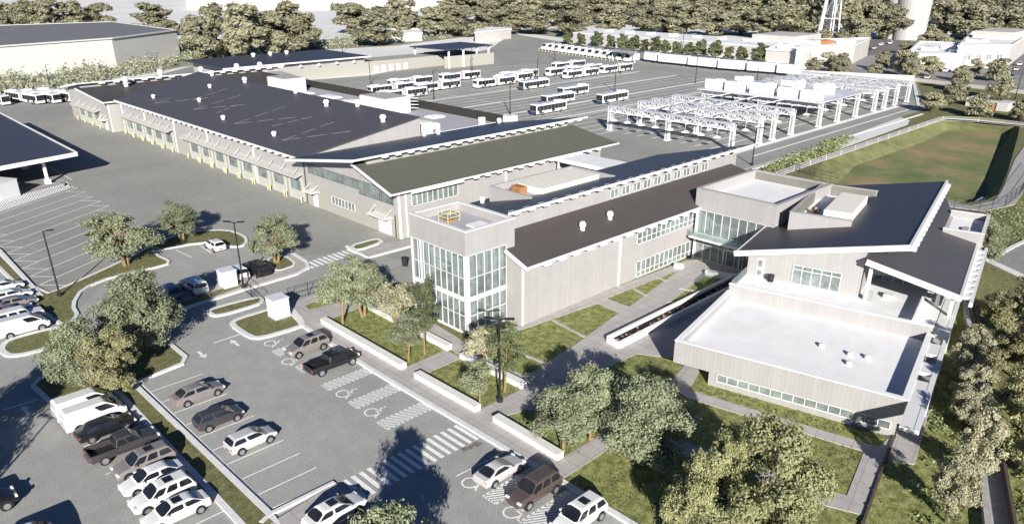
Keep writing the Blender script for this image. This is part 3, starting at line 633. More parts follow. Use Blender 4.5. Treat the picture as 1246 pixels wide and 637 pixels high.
# end bar of the hall
LX=60.9
m=MB(); m.col([(LX,206.6,7.3),(118,206.6,7.3),(118,226.4,8.5),(LX,226.4,8.5)],-.1); m.col([(LX,226.4,9.6),(118,226.4,9.6),(118,238,8.1),(LX,238,8.1)],-.1); lw=m.build('end_wall','siding',MBd)
m=MB(); m.slab([(59.7,205.6,7.45),(112,205.6,7.45),(112,226.3,8.8),(59.7,226.3,8.8)],.2); l1=m.build('end_lower_roof','roof_brown_sunlit',MBd)
fascia(l1,(59.65,205.5,7.45),(66,205.5,7.45)); m=MB(); m.beam((59.62,205.5,7.35),(59.62,226.3,8.7),.16,.4); m.build('fascia','white_trim',l1)
m=MB(); m.slab([(59.5,225.0,10.1),(119,225.0,10.1),(119,239,8.0),(59.5,239,8.0)],.2); l2=m.build('end_upper_roof','roof_charcoal',MBd)
fascia(l2,(59.5,224.95,10.1),(119,224.95,10.1)); m=MB(); m.beam((59.42,224.9,10.0),(59.42,239,7.9),.18,.5); m.build('fascia','white_trim',l2)
for k in range(15):
    x=66+3.7*k; m=MB(); m.box(x-.8,x+.8,225.05,226.3,9.5,9.85); m.build('eave_bracket','white_trim',l2)
m=MB(); m.box(LX-.15,LX+.1,206.5,206.8,0,7.3); m.build('corner_trim','white_trim',lw)
m=MB(); m.box(LX-.04,LX,207,237,0,3.6); m.box(LX+.2,63.1,206.56,206.6,0,3.8); m.build('block_base','tan_block',lw)
for k in range(3): garage_door(lw,LX-.04,214.5+6.0*k,4.2,3.7)
door(lw,LX-.04,209.8,1.6,2.2); awning(lw,LX-.02,213.5,233)
for k in range(4): bollard(lw,LX-.8,213.7+6.0*k)
for q in ((71,222),(84,232),(95,230),(106,230),(113,229)): vent(l2,(q[0],q[1],8.9),.8,2.0)
# ---- community wing, turned 12 degrees
CW=empty('assembly_hall',tuple(W(0,0,0)),'grey wing with a white flat roof, a terrace and two tilted dark roofs','building')
m=MB(); m.ubox(.15,15.2,.35,16.8,-.3,1.6); gw=m.build('plinth_wall','siding',CW)
m=MB()
for a in ((0,.45,-.1,20.4),(.45,15.2,-.1,.35),(.45,15.2,19.95,20.4)): m.ubox(*a,1.58,3.9)
m.ubox(.45,15.2,.35,19.95,1.58,3.02); gb=m.build('parapet_band','siding',CW)
m=MB()
for a in ((-.04,.5,-.14,20.44),(.5,15.1,-.14,.4),(.5,15.1,19.9,20.44)): m.ubox(*a,3.9,3.98)
m.build('coping','membrane',gb)
m=MB(); m.ubox(.44,15.21,.34,19.96,3.02,3.06); gr=m.build('flat_roof','membrane',CW)
for (u,v) in ((8.1,8.6),(7.7,5.9),(7.9,4.4),(5.7,5.6)):
    vent(gr,W(u,v,3.05),.28,.55)
win(gw,W(.15,16.0),W(.15,.75),.72,1.56,15,out=-U_,fw=.07,name='window')
# terrace
m=MB(); m.ubox(15.2,15.55,-.05,20.35,-.1,4.62); m.ubox(15.55,27.5,-.05,20.35,-.1,3.9); tb=m.build('terrace_wall','siding',CW)
m=MB(); m.ubox(15.15,15.6,-.1,20.4,4.62,4.72); m.build('coping','membrane',tb)
m=MB(); m.ubox(15.55,27.5,0.0,20.3,3.9,3.98); td_=m.build('terrace_floor','membrane',CW)
m=MB(); m.ubox(15.6,20.8,20.2,20.24,3.98,5.0); m.ubox(20.3,20.34,6.4,7.4,3.98,5.2); m.build('terrace_rail','rail_glass',td_)
m=MB(); m.ubox(15.6,23.5,1.75,1.95,3.98,4.9); m.build('terrace_divider','membrane',td_)
# upper building
SR=(10.8-6.7)/(21.5-3.9)
def hz(v): return 6.7+SR*(21.5-v)
def lz(v): return 8.5-.2235*(7.45-v)
m=MB(); m.col([W(20.9,7.9,hz(7.9)-.3),W(49,7.9,hz(7.9)-.3),W(51,20.2,hz(20.2)-.3),W(20.9,20.2,hz(20.2)-.3)],3.0)
m.ubox(21.3,50,8.3,20,-.1,3.0)
uw=m.build('upper_wall','siding',CW)
m=MB(); m.slab([W(19.9,21.5,6.7),W(19.9,3.9,10.8),W(51.4,3.9,10.8),W(52.5,10,hz(10)),W(55,21.5,6.7)],.25); hr=m.build('high_roof','roof_charcoal',CW)
m=MB(); m.beam(W(19.8,21.6,6.62),W(19.8,3.8,10.73),.22,.62); m.build('fascia','white_trim',hr)
m=MB(); m.beam(W(19.7,3.85,10.72),W(51.5,3.85,10.72),.3,.4); m.build('fascia','white_trim',hr)
for k in range(16):
    m=MB(); u=21+2.0*k; m.ubox(u-.45,u+.45,3.3,4.6,10.15,10.5); m.build('eave_bracket','white_trim',hr)
m=MB(); m.beam(W(19.9,21.55,6.62),W(36.9,21.55,6.62),.12,.3); m.build('fascia','white_trim',hr)
m=MB(); zt=9.75
m.ubox(29.4,29.7,11.2,18.3,hz(15)-1.2,zt); m.ubox(29.7,45.4,18.0,18.3,hz(18)-.4,zt); m.ubox(45.1,45.4,11.2,18.0,hz(15)-1.2,zt); ps=m.build('plant_screen','siding',hr)
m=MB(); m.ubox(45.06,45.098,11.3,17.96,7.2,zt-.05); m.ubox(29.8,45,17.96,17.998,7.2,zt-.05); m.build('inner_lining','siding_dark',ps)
m=MB(); m.ubox(29.3,29.75,11.1,18.35,zt,zt+.08); m.ubox(29.75,45.45,17.95,18.35,zt,zt+.08); m.ubox(45.05,45.45,11.1,17.95,zt,zt+.08); m.build('coping','siding',ps)
m=MB(); m.ubox(29.9,44.9,14.4,17.9,hz(16)-.6,hz(14.4)+.05); m.build('well_floor','membrane',hr)
m=MB(); m.ubox(31.5,41,11.6,14.9,hz(13)-.8,10.05); m.build('air_handling_unit','cream_metal',hr,bevel=.08)
m=MB(); m.ubox(33.5,35.5,16,17,8.1,8.3); m.beam(W(33.5,16,8.3),W(35.5,16,9.0),.12); m.beam(W(33.5,17,8.3),W(35.5,17,9.0),.12); m.beam(W(34.6,16.4,8.3),W(34.8,16.5,9.3),.3); m.build('duct_stand','rust_orange',hr)
# facade on the terrace
dz=3.98
m=MB(); m.ubox(20.82,20.9,18.35,19.15,dz,6.25); m.build('door_frame','white_trim',uw)
m=MB(); m.ubox(20.79,20.83,18.5,19.0,5.25,6.05); m.ubox(20.79,20.83,18.5,19,4.2,4.85); m.build('door_pane','window_glass',uw)
win(uw,W(20.9,15.1),W(20.9,9.9),dz+.05,6.3,5,rows=(5.75,),out=-U_,fw=.08)
# lower tilted roof
m=MB(); m.slab([W(19.8,7.9,lz(7.9)),W(19.8,-1.5,lz(-1.5)),W(39.6,-1.5,lz(-1.5)),W(39.6,2.4,lz(2.4)),W(48.6,2.4,lz(2.4)),W(54.5,3.5,lz(3.5)),W(56.5,7.9,lz(7.9))],.22); lr=m.build('low_roof','roof_grey',CW)
m=MB(); m.beam(W(19.7,7.6,lz(7.6)-.08),W(19.7,-1.6,lz(-1.6)-.08),.22,.6); m.build('fascia','white_trim',lr)
m=MB(); m.beam(W(19.6,-1.58,lz(-1.58)-.1),W(39.4,-1.58,lz(-1.58)-.1),.3,.4); m.build('fascia','white_trim',lr)
for k in range(9):
    m=MB(); u=21.4+2.0*k; m.ubox(u-.5,u+.5,-2.4,-1.6,5.95,6.3); m.build('eave_bracket','white_trim',lr)
m=MB(); m.ubox(19.6,39.4,-2.75,-2.4,5.75,6.2); m.build('gutter_beam','white_trim',lr)
m=MB(); m.col([W(27.4,7.9,lz(7.9)-.3),W(27.4,-.6,lz(-.6)-.3),W(50,-.6,lz(-.6)-.3),W(50,7.9,lz(7.9)-.3)],-.1); lwall=m.build('low_wall','siding',CW)
win(lwall,W(27.4,7.6),W(27.4,1.2),dz+.05,6.2,6,out=-U_,fw=.08)
m=MB(); m.ubox(27.05,27.38,-.55,1.1,3.98,6.3); m.ubox(20.6,21.0,-1.1,-.8,0,6.2); m.ubox(20.3,20.75,6.9,7.25,3.98,8.2); m.ubox(22.5,22.85,.3,.65,3.98,6.6); m.build('column','white_trim',CW)
m=MB(); m.ubox(22,22.9,4.6,5.6,dz,dz+.45); m.build('terrace_bench','white_trim',td_)
m=MB()
for a in ((39.4,39.7,-2.0,2.4),(48.3,48.6,-2.0,2.4),(39.7,48.3,-2.0,-1.7)): m.ubox(*a,-.1,7.75)
m.ubox(39.7,48.3,-1.7,2.4,-.1,6.9)
wb=m.build('white_box','siding',CW)
m=MB(); m.ubox(39.7,48.3,-1.7,2.4,6.9,6.98); m.build('box_roof','membrane',wb); 
m=MB(); m.ubox(41.5,43.6,-.2,.5,6.98,7.25); m.build('duct','grey_concrete',wb)
m=MB(); m.ubox(39.35,39.75,-2.05,2.4,7.75,7.83); m.ubox(48.25,48.65,-2.05,2.4,7.75,7.83); m.ubox(39.75,48.25,-2.05,-1.65,7.75,7.83); m.build('coping','white_trim',wb)
# east frame of white beams beside the hall
m=MB(); m.ubox(-4.6,26,-1.55,-1.15,3.55,3.95); 
for u0,u1 in ((-4.6,4.3),(6.1,8.3),(10.3,12.9),(15.2,26)): m.ubox(u0,u1,-1.15,-.12,3.6,3.92)
for u in (5.2,9.3,14.2,20): m.ubox(u,u+.22,-1.5,-1.2,0,3.55)
m.build('sun_frame','white_trim',CW)
m=MB(); m.ubox(-.2,20,-.6,-.3,0,.12); m.build('plinth','grey_concrete',CW)
m=MB(); m.ubox(20.8,20.9,17.0,17.6,dz,dz+.02)
# litter bins
def bin_(loc,label,s=.55,h=.95):
    t=empty('litter_bin',loc,label,'bin'); x,y,z=loc
    m=MB(); m.lathe((x,y,z),[(s*.42,0),(s*.5,h*.85)],12); m.build('body','black_plastic',t); m=MB(); m.lathe((x,y,z+h*.85),[(s*.54,0),(s*.54,.08),(s*.3,.14)],12); m.build('lid','pole_black',t)
bin_(tuple(W(20.2,17.2,3.99)),'small black litter bin on the white terrace beside the door',.75,.85)
b_=at(493,324); bin_((b_.x,b_.y,.13),'black litter bin on the pavement at the left corner of the glass tower',.9,1.3)
# ------------------------------------------------------------------ OTHER BUILDINGS
# warehouse on the left
wh=empty('warehouse',tuple(at(142,82)),'huge plain off-white warehouse with a flat dark grey roof beyond the shrub strip','warehouse')
A_=at(135.6,47,11.4); B_=at(214.5,37,11.4); D_=at(136,27,11.4); E_=at(-160,37,11.4); F_=at(-160,68,11.4)
m=MB(); m.col([A_,B_,D_,E_,F_],-.1); m.build('wall','warehouse_wall',wh)
c_=(A_+B_+D_+E_+F_)/5
m=MB(); m.slab([p.lerp(c_,.01)+Vector((0,0,.12)) for p in (A_,B_,D_,E_,F_)],.3); m.build('roof','warehouse_roof',wh)
m=MB(); 
for a,b in ((A_,B_),(B_,D_),(D_,E_),(F_,A_)): m.beam(a+Vector((0,0,.1)),b+Vector((0,0,.1)),1.2,.5)
m.build('roof_edge','warehouse_wall',wh)
# filling canopy on the left
cp=empty('vehicle_canopy',(38,161,0),'flat dark roofed canopy on white columns at the left edge, over striped ground','canopy')
m=MB(); m.slab([(40.3,161.6,5.0),(41.0,226,5.0),(-8,226,5.0),(-8,150.5,5.0)],.25); m.build('roof','roof_charcoal',cp)
m=MB(); q=[Vector((40.4,161.5,4.85)),Vector((41.1,226.1,4.85)),Vector((-8,226.1,4.85)),Vector((-8,150.4,4.85))]
for a,b in ((q[0],q[1]),(q[3],q[0])): m.beam(a,b,.25,.75)
m.build('fascia','white_trim',cp)
c0=at(58.5,223)
for k in range(3):
    m=MB(); x,y=c0.x,c0.y+16*k; m.box(x-.25,x+.25,y-.25,y+.25,0,4.5); m.box(x-.5,x+.5,y-.5,y+.5,0,.8); m.build('column','white_trim',cp)
    m=MB(); x=c0.x-18; m.box(x-.25,x+.25,y-.25,y+.25,0,4.5); m.build('column','white_trim',cp)
def cabinet(loc,sx,sy,h,label,rz=0,mat='steel_white'):
    t=empty('equipment_cabinet',loc,label,'cabinet'); x,y,z=loc; c,s=math.cos(rz),math.sin(rz)
    def P(a,b,zz): return Vector((x+a*c-b*s,y+a*s+b*c,z+zz))
    def bx(a0,a1,b0,b1,z0,z1):
        return MB().add([P(a0,b0,z0),P(a1,b0,z0),P(a1,b1,z0),P(a0,b1,z0),P(a0,b0,z1),P(a1,b0,z1),P(a1,b1,z1),P(a0,b1,z1)],[(3,2,1,0),(4,5,6,7),(0,1,5,4),(1,2,6,5),(2,3,7,6),(3,0,4,7)])
    bx(-sx,sx,-sy,sy,.0,h).build('body',mat,t,bevel=.05)
    bx(-sx-.06,sx+.06,-sy-.06,sy+.06,h,h+.1).build('cap',mat,t); bx(-sx-.1,sx+.1,-sy-.1,sy+.1,-.1,.06).build('plinth','grey_concrete',t)
    d=bx(-sx-.03,-sx,-sy*.8,-.02,.2,h-.2).build('door',mat,t); bx(-sx-.03,-sx,.02,sy*.8,.2,h-.2).build('door',mat,t)
a=at(336,389); cabinet((a.x+.7,a.y+.5,.14),.95,.95,2.3,'white equipment cabinet on the kerbed lawn by the disabled bays')
a=at(279,352); cabinet((a.x+.4,a.y+1.0,.14),.9,.9,2.1,'white equipment cabinet beside the twin headed lamp post')
a=at(2,240); cabinet((a.x,a.y,0),2.0,2.2,3.0,'big white cabinet standing at the striped ground under the canopy edge',.5)
# annex and wash canopy behind
an=empty('annex_building',tuple(at(345,97)),'low pale annex with a dark flat roof and round wall lights behind the hall','building')
m=MB(); p0=at(345,97); m.box(118,173,262.5,292,-.1,6.3); aw=m.build('wall','siding',an)
m=MB(); m.box(118,173.02,262.46,262.5,0,3.6); m.build('block_base','tan_block',aw)
m=MB(); m.slab([(115,260.5,6.6),(174.5,260.5,6.6),(174.5,294,6.9),(115,294,6.9)],.3); ar=m.build('roof','roof_charcoal',an); fascia(ar,(115,260.4,6.6),(174.6,260.4,6.6),.5)
for k in range(4): m=MB(); x=145+7.6*k; m.lathe((x,261.9,4.6),[(.7,0),(.5,.8)],10); m.build('wall_light','white_trim',aw)
for k in range(3): vent(ar,(140+7*k,288,6.9),.9,1.2)
m=MB(); m.box(173.05,215,262.4,275,-.1,4.3); lw2=m.build('low_wing','tan_block',an)
for k in range(5): m=MB(); m.box(177+3.6*k,179+3.6*k,262.3,262.4,.1,2.6); m.build('door','white_trim',lw2)
cn=empty('wash_canopy',tuple(at(541,83)),'dark flat canopy on white posts over a beige enclosure at the yard end','canopy')
m=MB(); m.slab([at(498,56.5,7.6),at(545,60.5,7.6),at(600,54.5,7.6),at(560,51,7.6)],.35); m.build('roof','roof_charcoal',cn)
cq=[at(498,56.5,7.6),at(545,60.5,7.6),at(600,54.5,7.6),at(560,51,7.6)]; cc=sum(cq,Vector())/4
for p in [q.lerp(cc,.12) for q in cq]+[cq[1].lerp(cq[2],.35).lerp(cc,.1),cq[1].lerp(cq[2],.68).lerp(cc,.1)]: m=MB(); m.box(p.x-.3,p.x+.3,p.y-.3,p.y+.3,0,7.3); m.build('column','white_trim',cn)
m=MB(); a,b=at(541,83.5),at(600.5,77.5); m.beam(a+Vector((0,0,2.3)),b+Vector((0,0,2.3)),.4,4.6); c=at(540,76); d=at(600,70.5); m.beam(b+Vector((0,0,2.3)),d+Vector((0,0,2.3)),.4,4.6); m.build('enclosure_wall','tan_block',cn)
m=MB(); m.box(214,232,262,278,0,4.2); m.build('wash_hall','siding_dark',cn)
# long pale building and trailers at the back of the yard
lb=empty('storage_building',tuple(at(985,80)),'long low pale storage building behind the row of small round trees','building')
a,b=at(697,53,0),at(1000,79,0); off=Vector((34,11,0)); top=5.4
m=MB(); m.col([Vector((p.x,p.y,top)) for p in (a,b,b+off,a+off)],-.1); m.build('wall','sand_wall',lb)
m=MB(); m.slab([Vector((p.x,p.y,top+.3)) for p in (a,b,b+off,a+off)],.3); sr_=m.build('roof','membrane',lb)
m=MB(); c=a.lerp(b,.72)+off*.7; m.box(c.x,c.x+26,c.y-22,c.y,top,top+3.2); m.build('roof_box','sand_wall',sr_)
for k in range(7): c=a.lerp(b,.12+.1*k)+off*.5; m=MB(); m.box(c.x,c.x+4,c.y,c.y+3,top+.3,top+1.5); m.build('rooftop_unit','white_trim',sr_)
def flat_shop(l,h,label,mat='sand_wall',boxes=(),strip=True):
    P=px(l); t=empty('shop_building',tuple(P[0]),label,'building')
    m=MB(); m.col([Vector((p.x,p.y,h)) for p in P],-.1); w=m.build('wall',mat,t)
    c=sum(P,Vector())/len(P); c.z=0
    m=MB(); m.slab([Vector((p.x,p.y,h-.6)).lerp(Vector((c.x,c.y,h-.6)),.06)+Vector((0,0,.62)) for p in P],.1); r=m.build('roof','membrane',t)
    m=MB()
    for i in range(len(P)): a,b=P[i],P[(i+1)%len(P)]; m.beam(Vector((a.x,a.y,h+.25)),Vector((b.x,b.y,h+.25)),.8,.7)
    m.build('parapet','white_trim',w)
    for (fx,fy,sx,sy,hh,mt) in boxes:
        q=P[0].lerp(P[1],fx).lerp(P[3].lerp(P[2],fx),fy); m=MB(); m.box(q.x-sx,q.x+sx,q.y-sy,q.y+sy,h,h+hh); m.build('rooftop_unit',mt,r)
    return t,w,P
flat_shop([(930,79),(983,83),(996,73),(944,71)],6,'pale flat roofed shop left of the small car park, partly behind round trees',boxes=((.3,.5,3,2,1.5,'white_trim'),(.7,.4,3,2,1.2,'white_trim')))
t,w,P=flat_shop([(966,83),(1037,78),(1055,68),(985,70)],7.5,'pale flat roofed shop with orange rooftop units beyond the gantries',boxes=((.35,.45,4,2,1.6,'rust_orange'),(.7,.5,5,2,1.5,'cream_metal'),(.15,.5,5,3,1.6,'white_trim')))
t,w,P=flat_shop([(1098,87),(1168,87),(1190,72),(1116,68)],6,'pale single storey shop with white roof clutter behind the street trees',boxes=((.3,.4,4,2,1.4,'white_trim'),(.6,.6,3,3,1.5,'white_trim'),(.8,.3,4,2,1.2,'white_trim')))
t,w,P=flat_shop([(1160,84),(1224,83),(1246,65),(1178,62)],8.5,'pale two level building with dark green windows at the far right',boxes=((.6,.7,14,8,3,'sand_wall'),(.25,.3,5,3,1.2,'white_trim')))
for k in range(4):
    a=P[0].lerp(P[1],.15+.2*k); b=P[0].lerp(P[1],.27+.2*k); win(w,a,b,3.2,5.6,2,glass='window_glass',fw=.3,dep=.4)
flat_shop([(578,52),(622,47),(618,36),(580,40)],5,'white shed half hidden under the wood edge behind the wash canopy')
flat_shop([(470,52),(514,50),(512,44),(474,45)],4,'low white shed behind the tree clump beyond the annex')
flat_shop([(228,12),(640,13),(700,2),(240,0)],11,'very large pale building beyond the tree clumps at the top left')
# trailers along the back wall
def trailer(p,q,h,label):
    t=empty('trailer',tuple(p),label,'trailer','white trailers along the back wall'); d=(q-p).normalized(); s=Vector((-d.y,d.x,0)); s=s if s.x>0 else -s; o=s*1.4
    m=MB(); m.col([Vector((v.x,v.y,h)) for v in (p,q,q+o*2,p+o*2)],.9); m.build('box','bus_white',t,bevel=.08)
    m=MB(); L=(q-p).length
    m.col([Vector((v.x,v.y,.9)) for v in (p+d*L*.1+o*.4,q-d*L*.1+o*.4,q-d*L*.1+o*1.6,p+d*L*.1+o*1.6)],.5); m.build('chassis','pole_black',t)
    for f in (.12,.2,.85):
        for oo in (.15,1.85):
            c=p+d*L*f+o*oo; m=MB(); m.tube(c-s*.15+Vector((0,0,.5)),c+s*.15+Vector((0,0,.5)),.5,n=12); m.build('wheel','tyre',t)
tr=[((783,75),(797,77)),((800,77.5),(834,81)),((836,81.5),(870,85)),((872.5,85.5),(904,88)),((908,88.5),(941,91)),((944,91.5),(974,94))]
nm=['shortest white trailer in the row at the back of the bus yard','white trailer next to the shortest one in the back row','white trailer third from the left in the back row of the yard','white trailer behind the tall lamp post near the gantries','white trailer behind the white rooftop containers, left one','white trailer at the right end of the row behind the gantry containers']
for (a,b),n_ in zip(tr,nm): trailer(at(*a),at(*b),4.2,n_)
# small white vans parked in the far corner of the yard with yellow bollards, and a shelter
vg='small white vans in the far corner of the yard'
def boxvan(p,rz,label,group):
    t=empty('parked_van',tuple(p),label,'van',group,0)
    m=MB(); c,s=math.cos(rz),math.sin(rz)
    prof=[(-4.4,.5),(-4.4,3.2),(1.8,3.2),(2.3,1.9),(3.2,1.5),(3.2,.5)]
    vs=[]
    for y in (-1.35,1.35):
        for (a,z) in prof: vs.append((p.x+a*c-y*s,p.y+a*s+y*c,z))
    n=6; m.add(vs,[tuple(range(n-1,-1,-1)),tuple(range(n,2*n))]+[(i,(i+1)%n,(i+1)%n+n,i+n) for i in range(n)])
    m.build('body','bus_white',t)
    m=MB(); a0,a1=1.9,2.36
    m.add([(p.x+a0*c-y*s,p.y+a0*s+y*c,3.05) for y in (-1.2,1.2)]+[(p.x+a1*c-y*s,p.y+a1*s+y*c,1.98) for y in (1.2,-1.2)],[(0,1,2,3)]); m.build('windscreen','car_glass',t)
    for a in (-2,2):
        for y in (-.95,.95):
            q=Vector((p.x+a*c-y*s,p.y+a*s+y*c,.4)); w=Vector((-s,c,0))*.12; m=MB(); m.tube(q-w,q+w,.4,n=10); m.build('wheel','tyre',t)
vl0,vl1=at(664,61),at(770,76)
for k in range(13):
    boxvan(vl0.lerp(vl1,k/12.5)+Vector((1,0,0)),math.pi*.98,'small white van nose to the yard in the far corner row with yellow bollards',vg)
ybo=empty('bollard_row',tuple(vl0),'row of yellow bollards in front of the small white vans','bollard')
for k in range(26): p=vl0.lerp(vl1,k/24)-Vector((4.8,0,0)); m=MB(); m.tube((p.x,p.y,0),(p.x,p.y,1.2),.13,n=6); m.build('bollard','safety_yellow',ybo)
sh=empty('shelter',tuple(at(757,75)),'flat grey shelter roof over the vans beside the trailers','shelter')
m=MB(); m.slab([at(741,61,4.5),at(770,64.5,4.5),at(776,62.5,4.5),at(748,59.5,4.5)],.3); m.build('roof','grey_concrete',sh)
for q in ((745,73.5),(760,75.2),(772,76.8)): m=MB(); p=at(*q); m.box(p.x-.2,p.x+.2,p.y-.2,p.y+.2,0,4.3); m.build('post','steel_white',sh)
# boundary wall between the trees and the yard
fw_=empty('boundary_wall',tuple(at(1000,86)),'long low pale wall between the bus yard and the street','wall')
m=MB(); a,b,c=at(975,92),at(1112,99),at(1246,114.5); m.beam(a+Vector((0,0,.9)),b+Vector((0,0,.9)),.4,1.8); m.beam(b+Vector((0,0,.6)),c+Vector((0,0,.6)),.4,1.2); m.build('wall','sand_wall',fw_)
m=MB(); m.beam(a+Vector((0,0,1.87)),b+Vector((0,0,1.87)),.55,.14); m.build('coping','white_trim',fw_)
# silos and water tower
def silo(q,r,h,label):
    p=at(*q); t=empty('silo',tuple(p),label,'silo'); m=MB(); m.lathe(p,[(r*.92,0),(r*.98,h*.4),(r*1.12,h)],32); m.build('shaft','silo_concrete',t,smooth=False); m=MB(); m.lathe(p+Vector((0,0,h)),[(r*1.03,0),(r*1.03,.8),(r*.2,3)],32); m.build('cap','silo_concrete',t)
silo((1104,48),9.5,60,'broad pale concrete silo standing above the trees at the top right'); silo((1087,47),7,60,'darker narrower concrete silo left of the broad one')
p=at(1007,50); wt=empty('water_tower',tuple(p),'white steel water tower legs with cross bracing rising above the wood','water tower')
m0=[(-4,-4),(4,-4),(4,4),(-4,4)]
for (a,b) in m0: m=MB(); m.tube(p+Vector((a,b,0)),p+Vector((a*.45,b*.45,42)),(.4 if (a,b)!=(-4,4) else 1.3),.5,n=8); m.build('leg','steel_white',wt)
m=MB()
for z in (12,26):
    f=1-.55*z/42
    for i in range(4): a,b=m0[i],m0[(i+1)%4]; m.beam(p+Vector((a[0]*f,a[1]*f,z)),p+Vector((b[0]*f,b[1]*f,z)),.35)
    for i in range(4): a,b=m0[i],m0[(i+1)%4]; m.beam(p+Vector((a[0]*f,a[1]*f,z)),p+Vector((b[0]*(f-.18),b[1]*(f-.18),z+13)),.14)
m.build('bracing','steel_white',wt); m=MB(); m.lathe(p+Vector((0,0,42)),[(2,0),(9,3),(11,8),(9,13),(2,15)],24); m.build('tank','steel_white',wt,smooth=True); m=MB(); m.tube(p,p+Vector((0,0,42)),.8,n=10); m.build('riser','steel_white',wt)
# ------------------------------------------------------------------ CHARGING GANTRIES
GR='white steel charging gantries'
def gantry(x,i,label):
    t=empty('charging_gantry',(x,87.5,0),label,'gantry',GR)
    ys=(87.4,104.4,121.8); zt=5.9; zb=4.7
    for y in ys:
        m=MB(); w=.75
        for (dx,dy) in ((-w/2,-w/2),(w/2,-w/2),(w/2,w/2),(-w/2,w/2)): m.beam((x+dx,y+dy,.3),(x+dx,y+dy,zt),.16)
        z=.5; k=0
        while z<zb:
            for (a,b) in (((-w/2,-w/2),(w/2,-w/2)),((w/2,-w/2),(w/2,w/2)),((-w/2,w/2),(-w/2,-w/2)),((w/2,w/2),(-w/2,w/2))):
                m.beam((x+a[0],y+a[1],z),(x+b[0],y+b[1],z+.9),.1); m.beam((x+a[0],y+a[1],z),(x+b[0],y+b[1],z),.1)
            z+=.9
        m.build('column','steel_white',t); m=MB(); m.box(x-.6,x+.6,y-.6,y+.6,-.02,.3); m.build('footing','kerb_concrete',t)
    m=MB()
    for dx in (-.4,.4):
        for z in (zb,zt): m.beam((x+dx,ys[0],z),(x+dx,ys[2],z),.24)
        y=ys[0]; k=0; n=24; st=(ys[2]-ys[0])/n
        for k in range(n):
            a,b=(zb,zt) if k%2==0 else (zt,zb); m.beam((x+dx,y,a),(x+dx,y+st,b),.15); m.beam((x+dx,y,zb),(x+dx,y,zt),.1); y+=st
    y=ys[0]
    for k in range(13): m.beam((x-.4,y,zt),(x+.4,y+1.4,zt),.08); m.beam((x-.4,y,zb),(x+.4,y,zb),.08); m.beam((x-.4,y,zt),(x+.4,y,zt),.08); y+=(ys[2]-ys[0])/12
    m.box(x-.75,x+.75,ys[0],ys[2],zt+.12,zt+.2)  # flat plate added along the truss to enlarge its shadow
    m.build('truss','steel_white',t)
    for k in range(8):
        y=90.3+4.15*k; m=MB(); m.tube((x-1.6,y,3.2),(x-1.6,y,4.6),.035,n=6); m.beam((x-1.7,y,4.65),(x,y,4.75),.14); m.lathe((x-1.6,y,2.85),[(.95,0),(.75,.2),(.2,.42)],12); m.build('charger_head','membrane',t)
    return t
gx=[151,163,169,178,192.5,203,214,226,233,241,250]
gl=['nearest white truss gantry of the charging yard','second nearest truss gantry of the charging yard','third nearest truss gantry, close behind the second','fourth truss gantry from the front of the charging yard','truss gantry directly in front of the white rooftop containers','truss gantry just behind the first row of containers','truss gantry under the rear row of containers','eighth truss gantry, beyond the containers','ninth truss gantry, close to the far end','last but one truss gantry at the far end','farthest truss gantry of the charging yard, by the street trees']
for i,(x,l) in enumerate(zip(gx,gl)): gantry(x,i,l)
t=empty('link_beams',(151,104,0),'long white beams tying the charging gantries together lengthwise','beam')
m=MB()
for y in (97.0,104.4,112.5):
    m.beam((151,y,5.98),(250,y,5.98),.35,.2)
m.build('tie_beam','steel_white',t)
m=MB()
for a,b in zip(gx,gx[1:]): m.beam((a,97.5,6.0),(b,112.5,6.0),.25,.15)
m.build('diagonal_brace','steel_white',t)
m=MB(); m.slab([(190.5,87,6.15),(218,87,6.15),(218,123,6.15),(190.5,123,6.15)],.18); m.build('deck','steel_white',t)
def container(x,y,l,label,h=2.6,w=2.6):
    t=empty('power_container',(x,y,6.16),label,'container','white power containers on the gantry deck')
    m=MB(); m.box(x-w/2,x+w/2,y-l/2,y+l/2,6.2,6.2+h); m.build('body','bus_white',t,bevel=.05)
    m=MB()
    for k in range(int(l/.5)): m.box(x-w/2-.03,x-w/2,y-l/2+.15+.5*k,y-l/2+.3+.5*k,6.4,6+h)
    m.build('ribs','steel_white',t); m=MB(); m.box(x-.7,x+.7,y-l/2+.5,y-l/2+2,6.2+h,6.4+h); m.build('fan_housing','steel_white',t)
for (x,y,l,s_) in ((194,119.5,5,'left end container on the gantry deck, front row'),(194,113,5.4,'second container from the left, front row on the gantry deck'),(194,104.8,6.4,'largest container in the middle of the front row on the deck'),(194,97.2,5.4,'second container from the right, front row on the gantry deck'),(194,91,5.2,'right end container on the gantry deck, front row'),(205,117,4.6,'small rear container showing behind the left pair on the deck'),(207,103,6,'rear container in the middle of the gantry deck'),(207,94,5,'rear container at the right of the gantry deck')): container(x,y,l,s_,3.0 if l>6 else 2.6)
# ------------------------------------------------------------------ LAMP POSTS
def lamp(base_,top,heads,label,z0=0):
    b=at(*base_,z0); lo,hi=0,30
    for _ in range(40):
        mid=(lo+hi)/2
        if proj(b+Vector((0,0,mid)))[1]>top: lo=mid
        else: hi=mid
    h=min(max(lo,7.5),12.5)
    t=empty('lamp_post',tuple(b),label,'lamp post'); far=b.length>140; r=.13 if far else .11
    m=MB(); m.tube(b+Vector((0,0,.5)),b+Vector((0,0,h)),r*1.0,r*.8,n=8); m.build('pole','pole_black',t)
    m=MB(); m.lathe(b,[(.3,0),(.3,.5),(.18,.62)],12); m.build('base','pole_black',t)
    for sgn in ((1,) if heads==1 else (-1,1)):
        d=Vector((.64,-.77,0))*sgn; m=MB(); m.beam(b+Vector((0,0,h)),b+Vector((0,0,h+.12))+d*.5,.1); c=b+Vector((0,0,h+.12))
        m.beam(c+d*.45,c+d*1.35+Vector((0,0,.06)),.38,.09); m.build('lamp_head','pole_black',t)
    return t
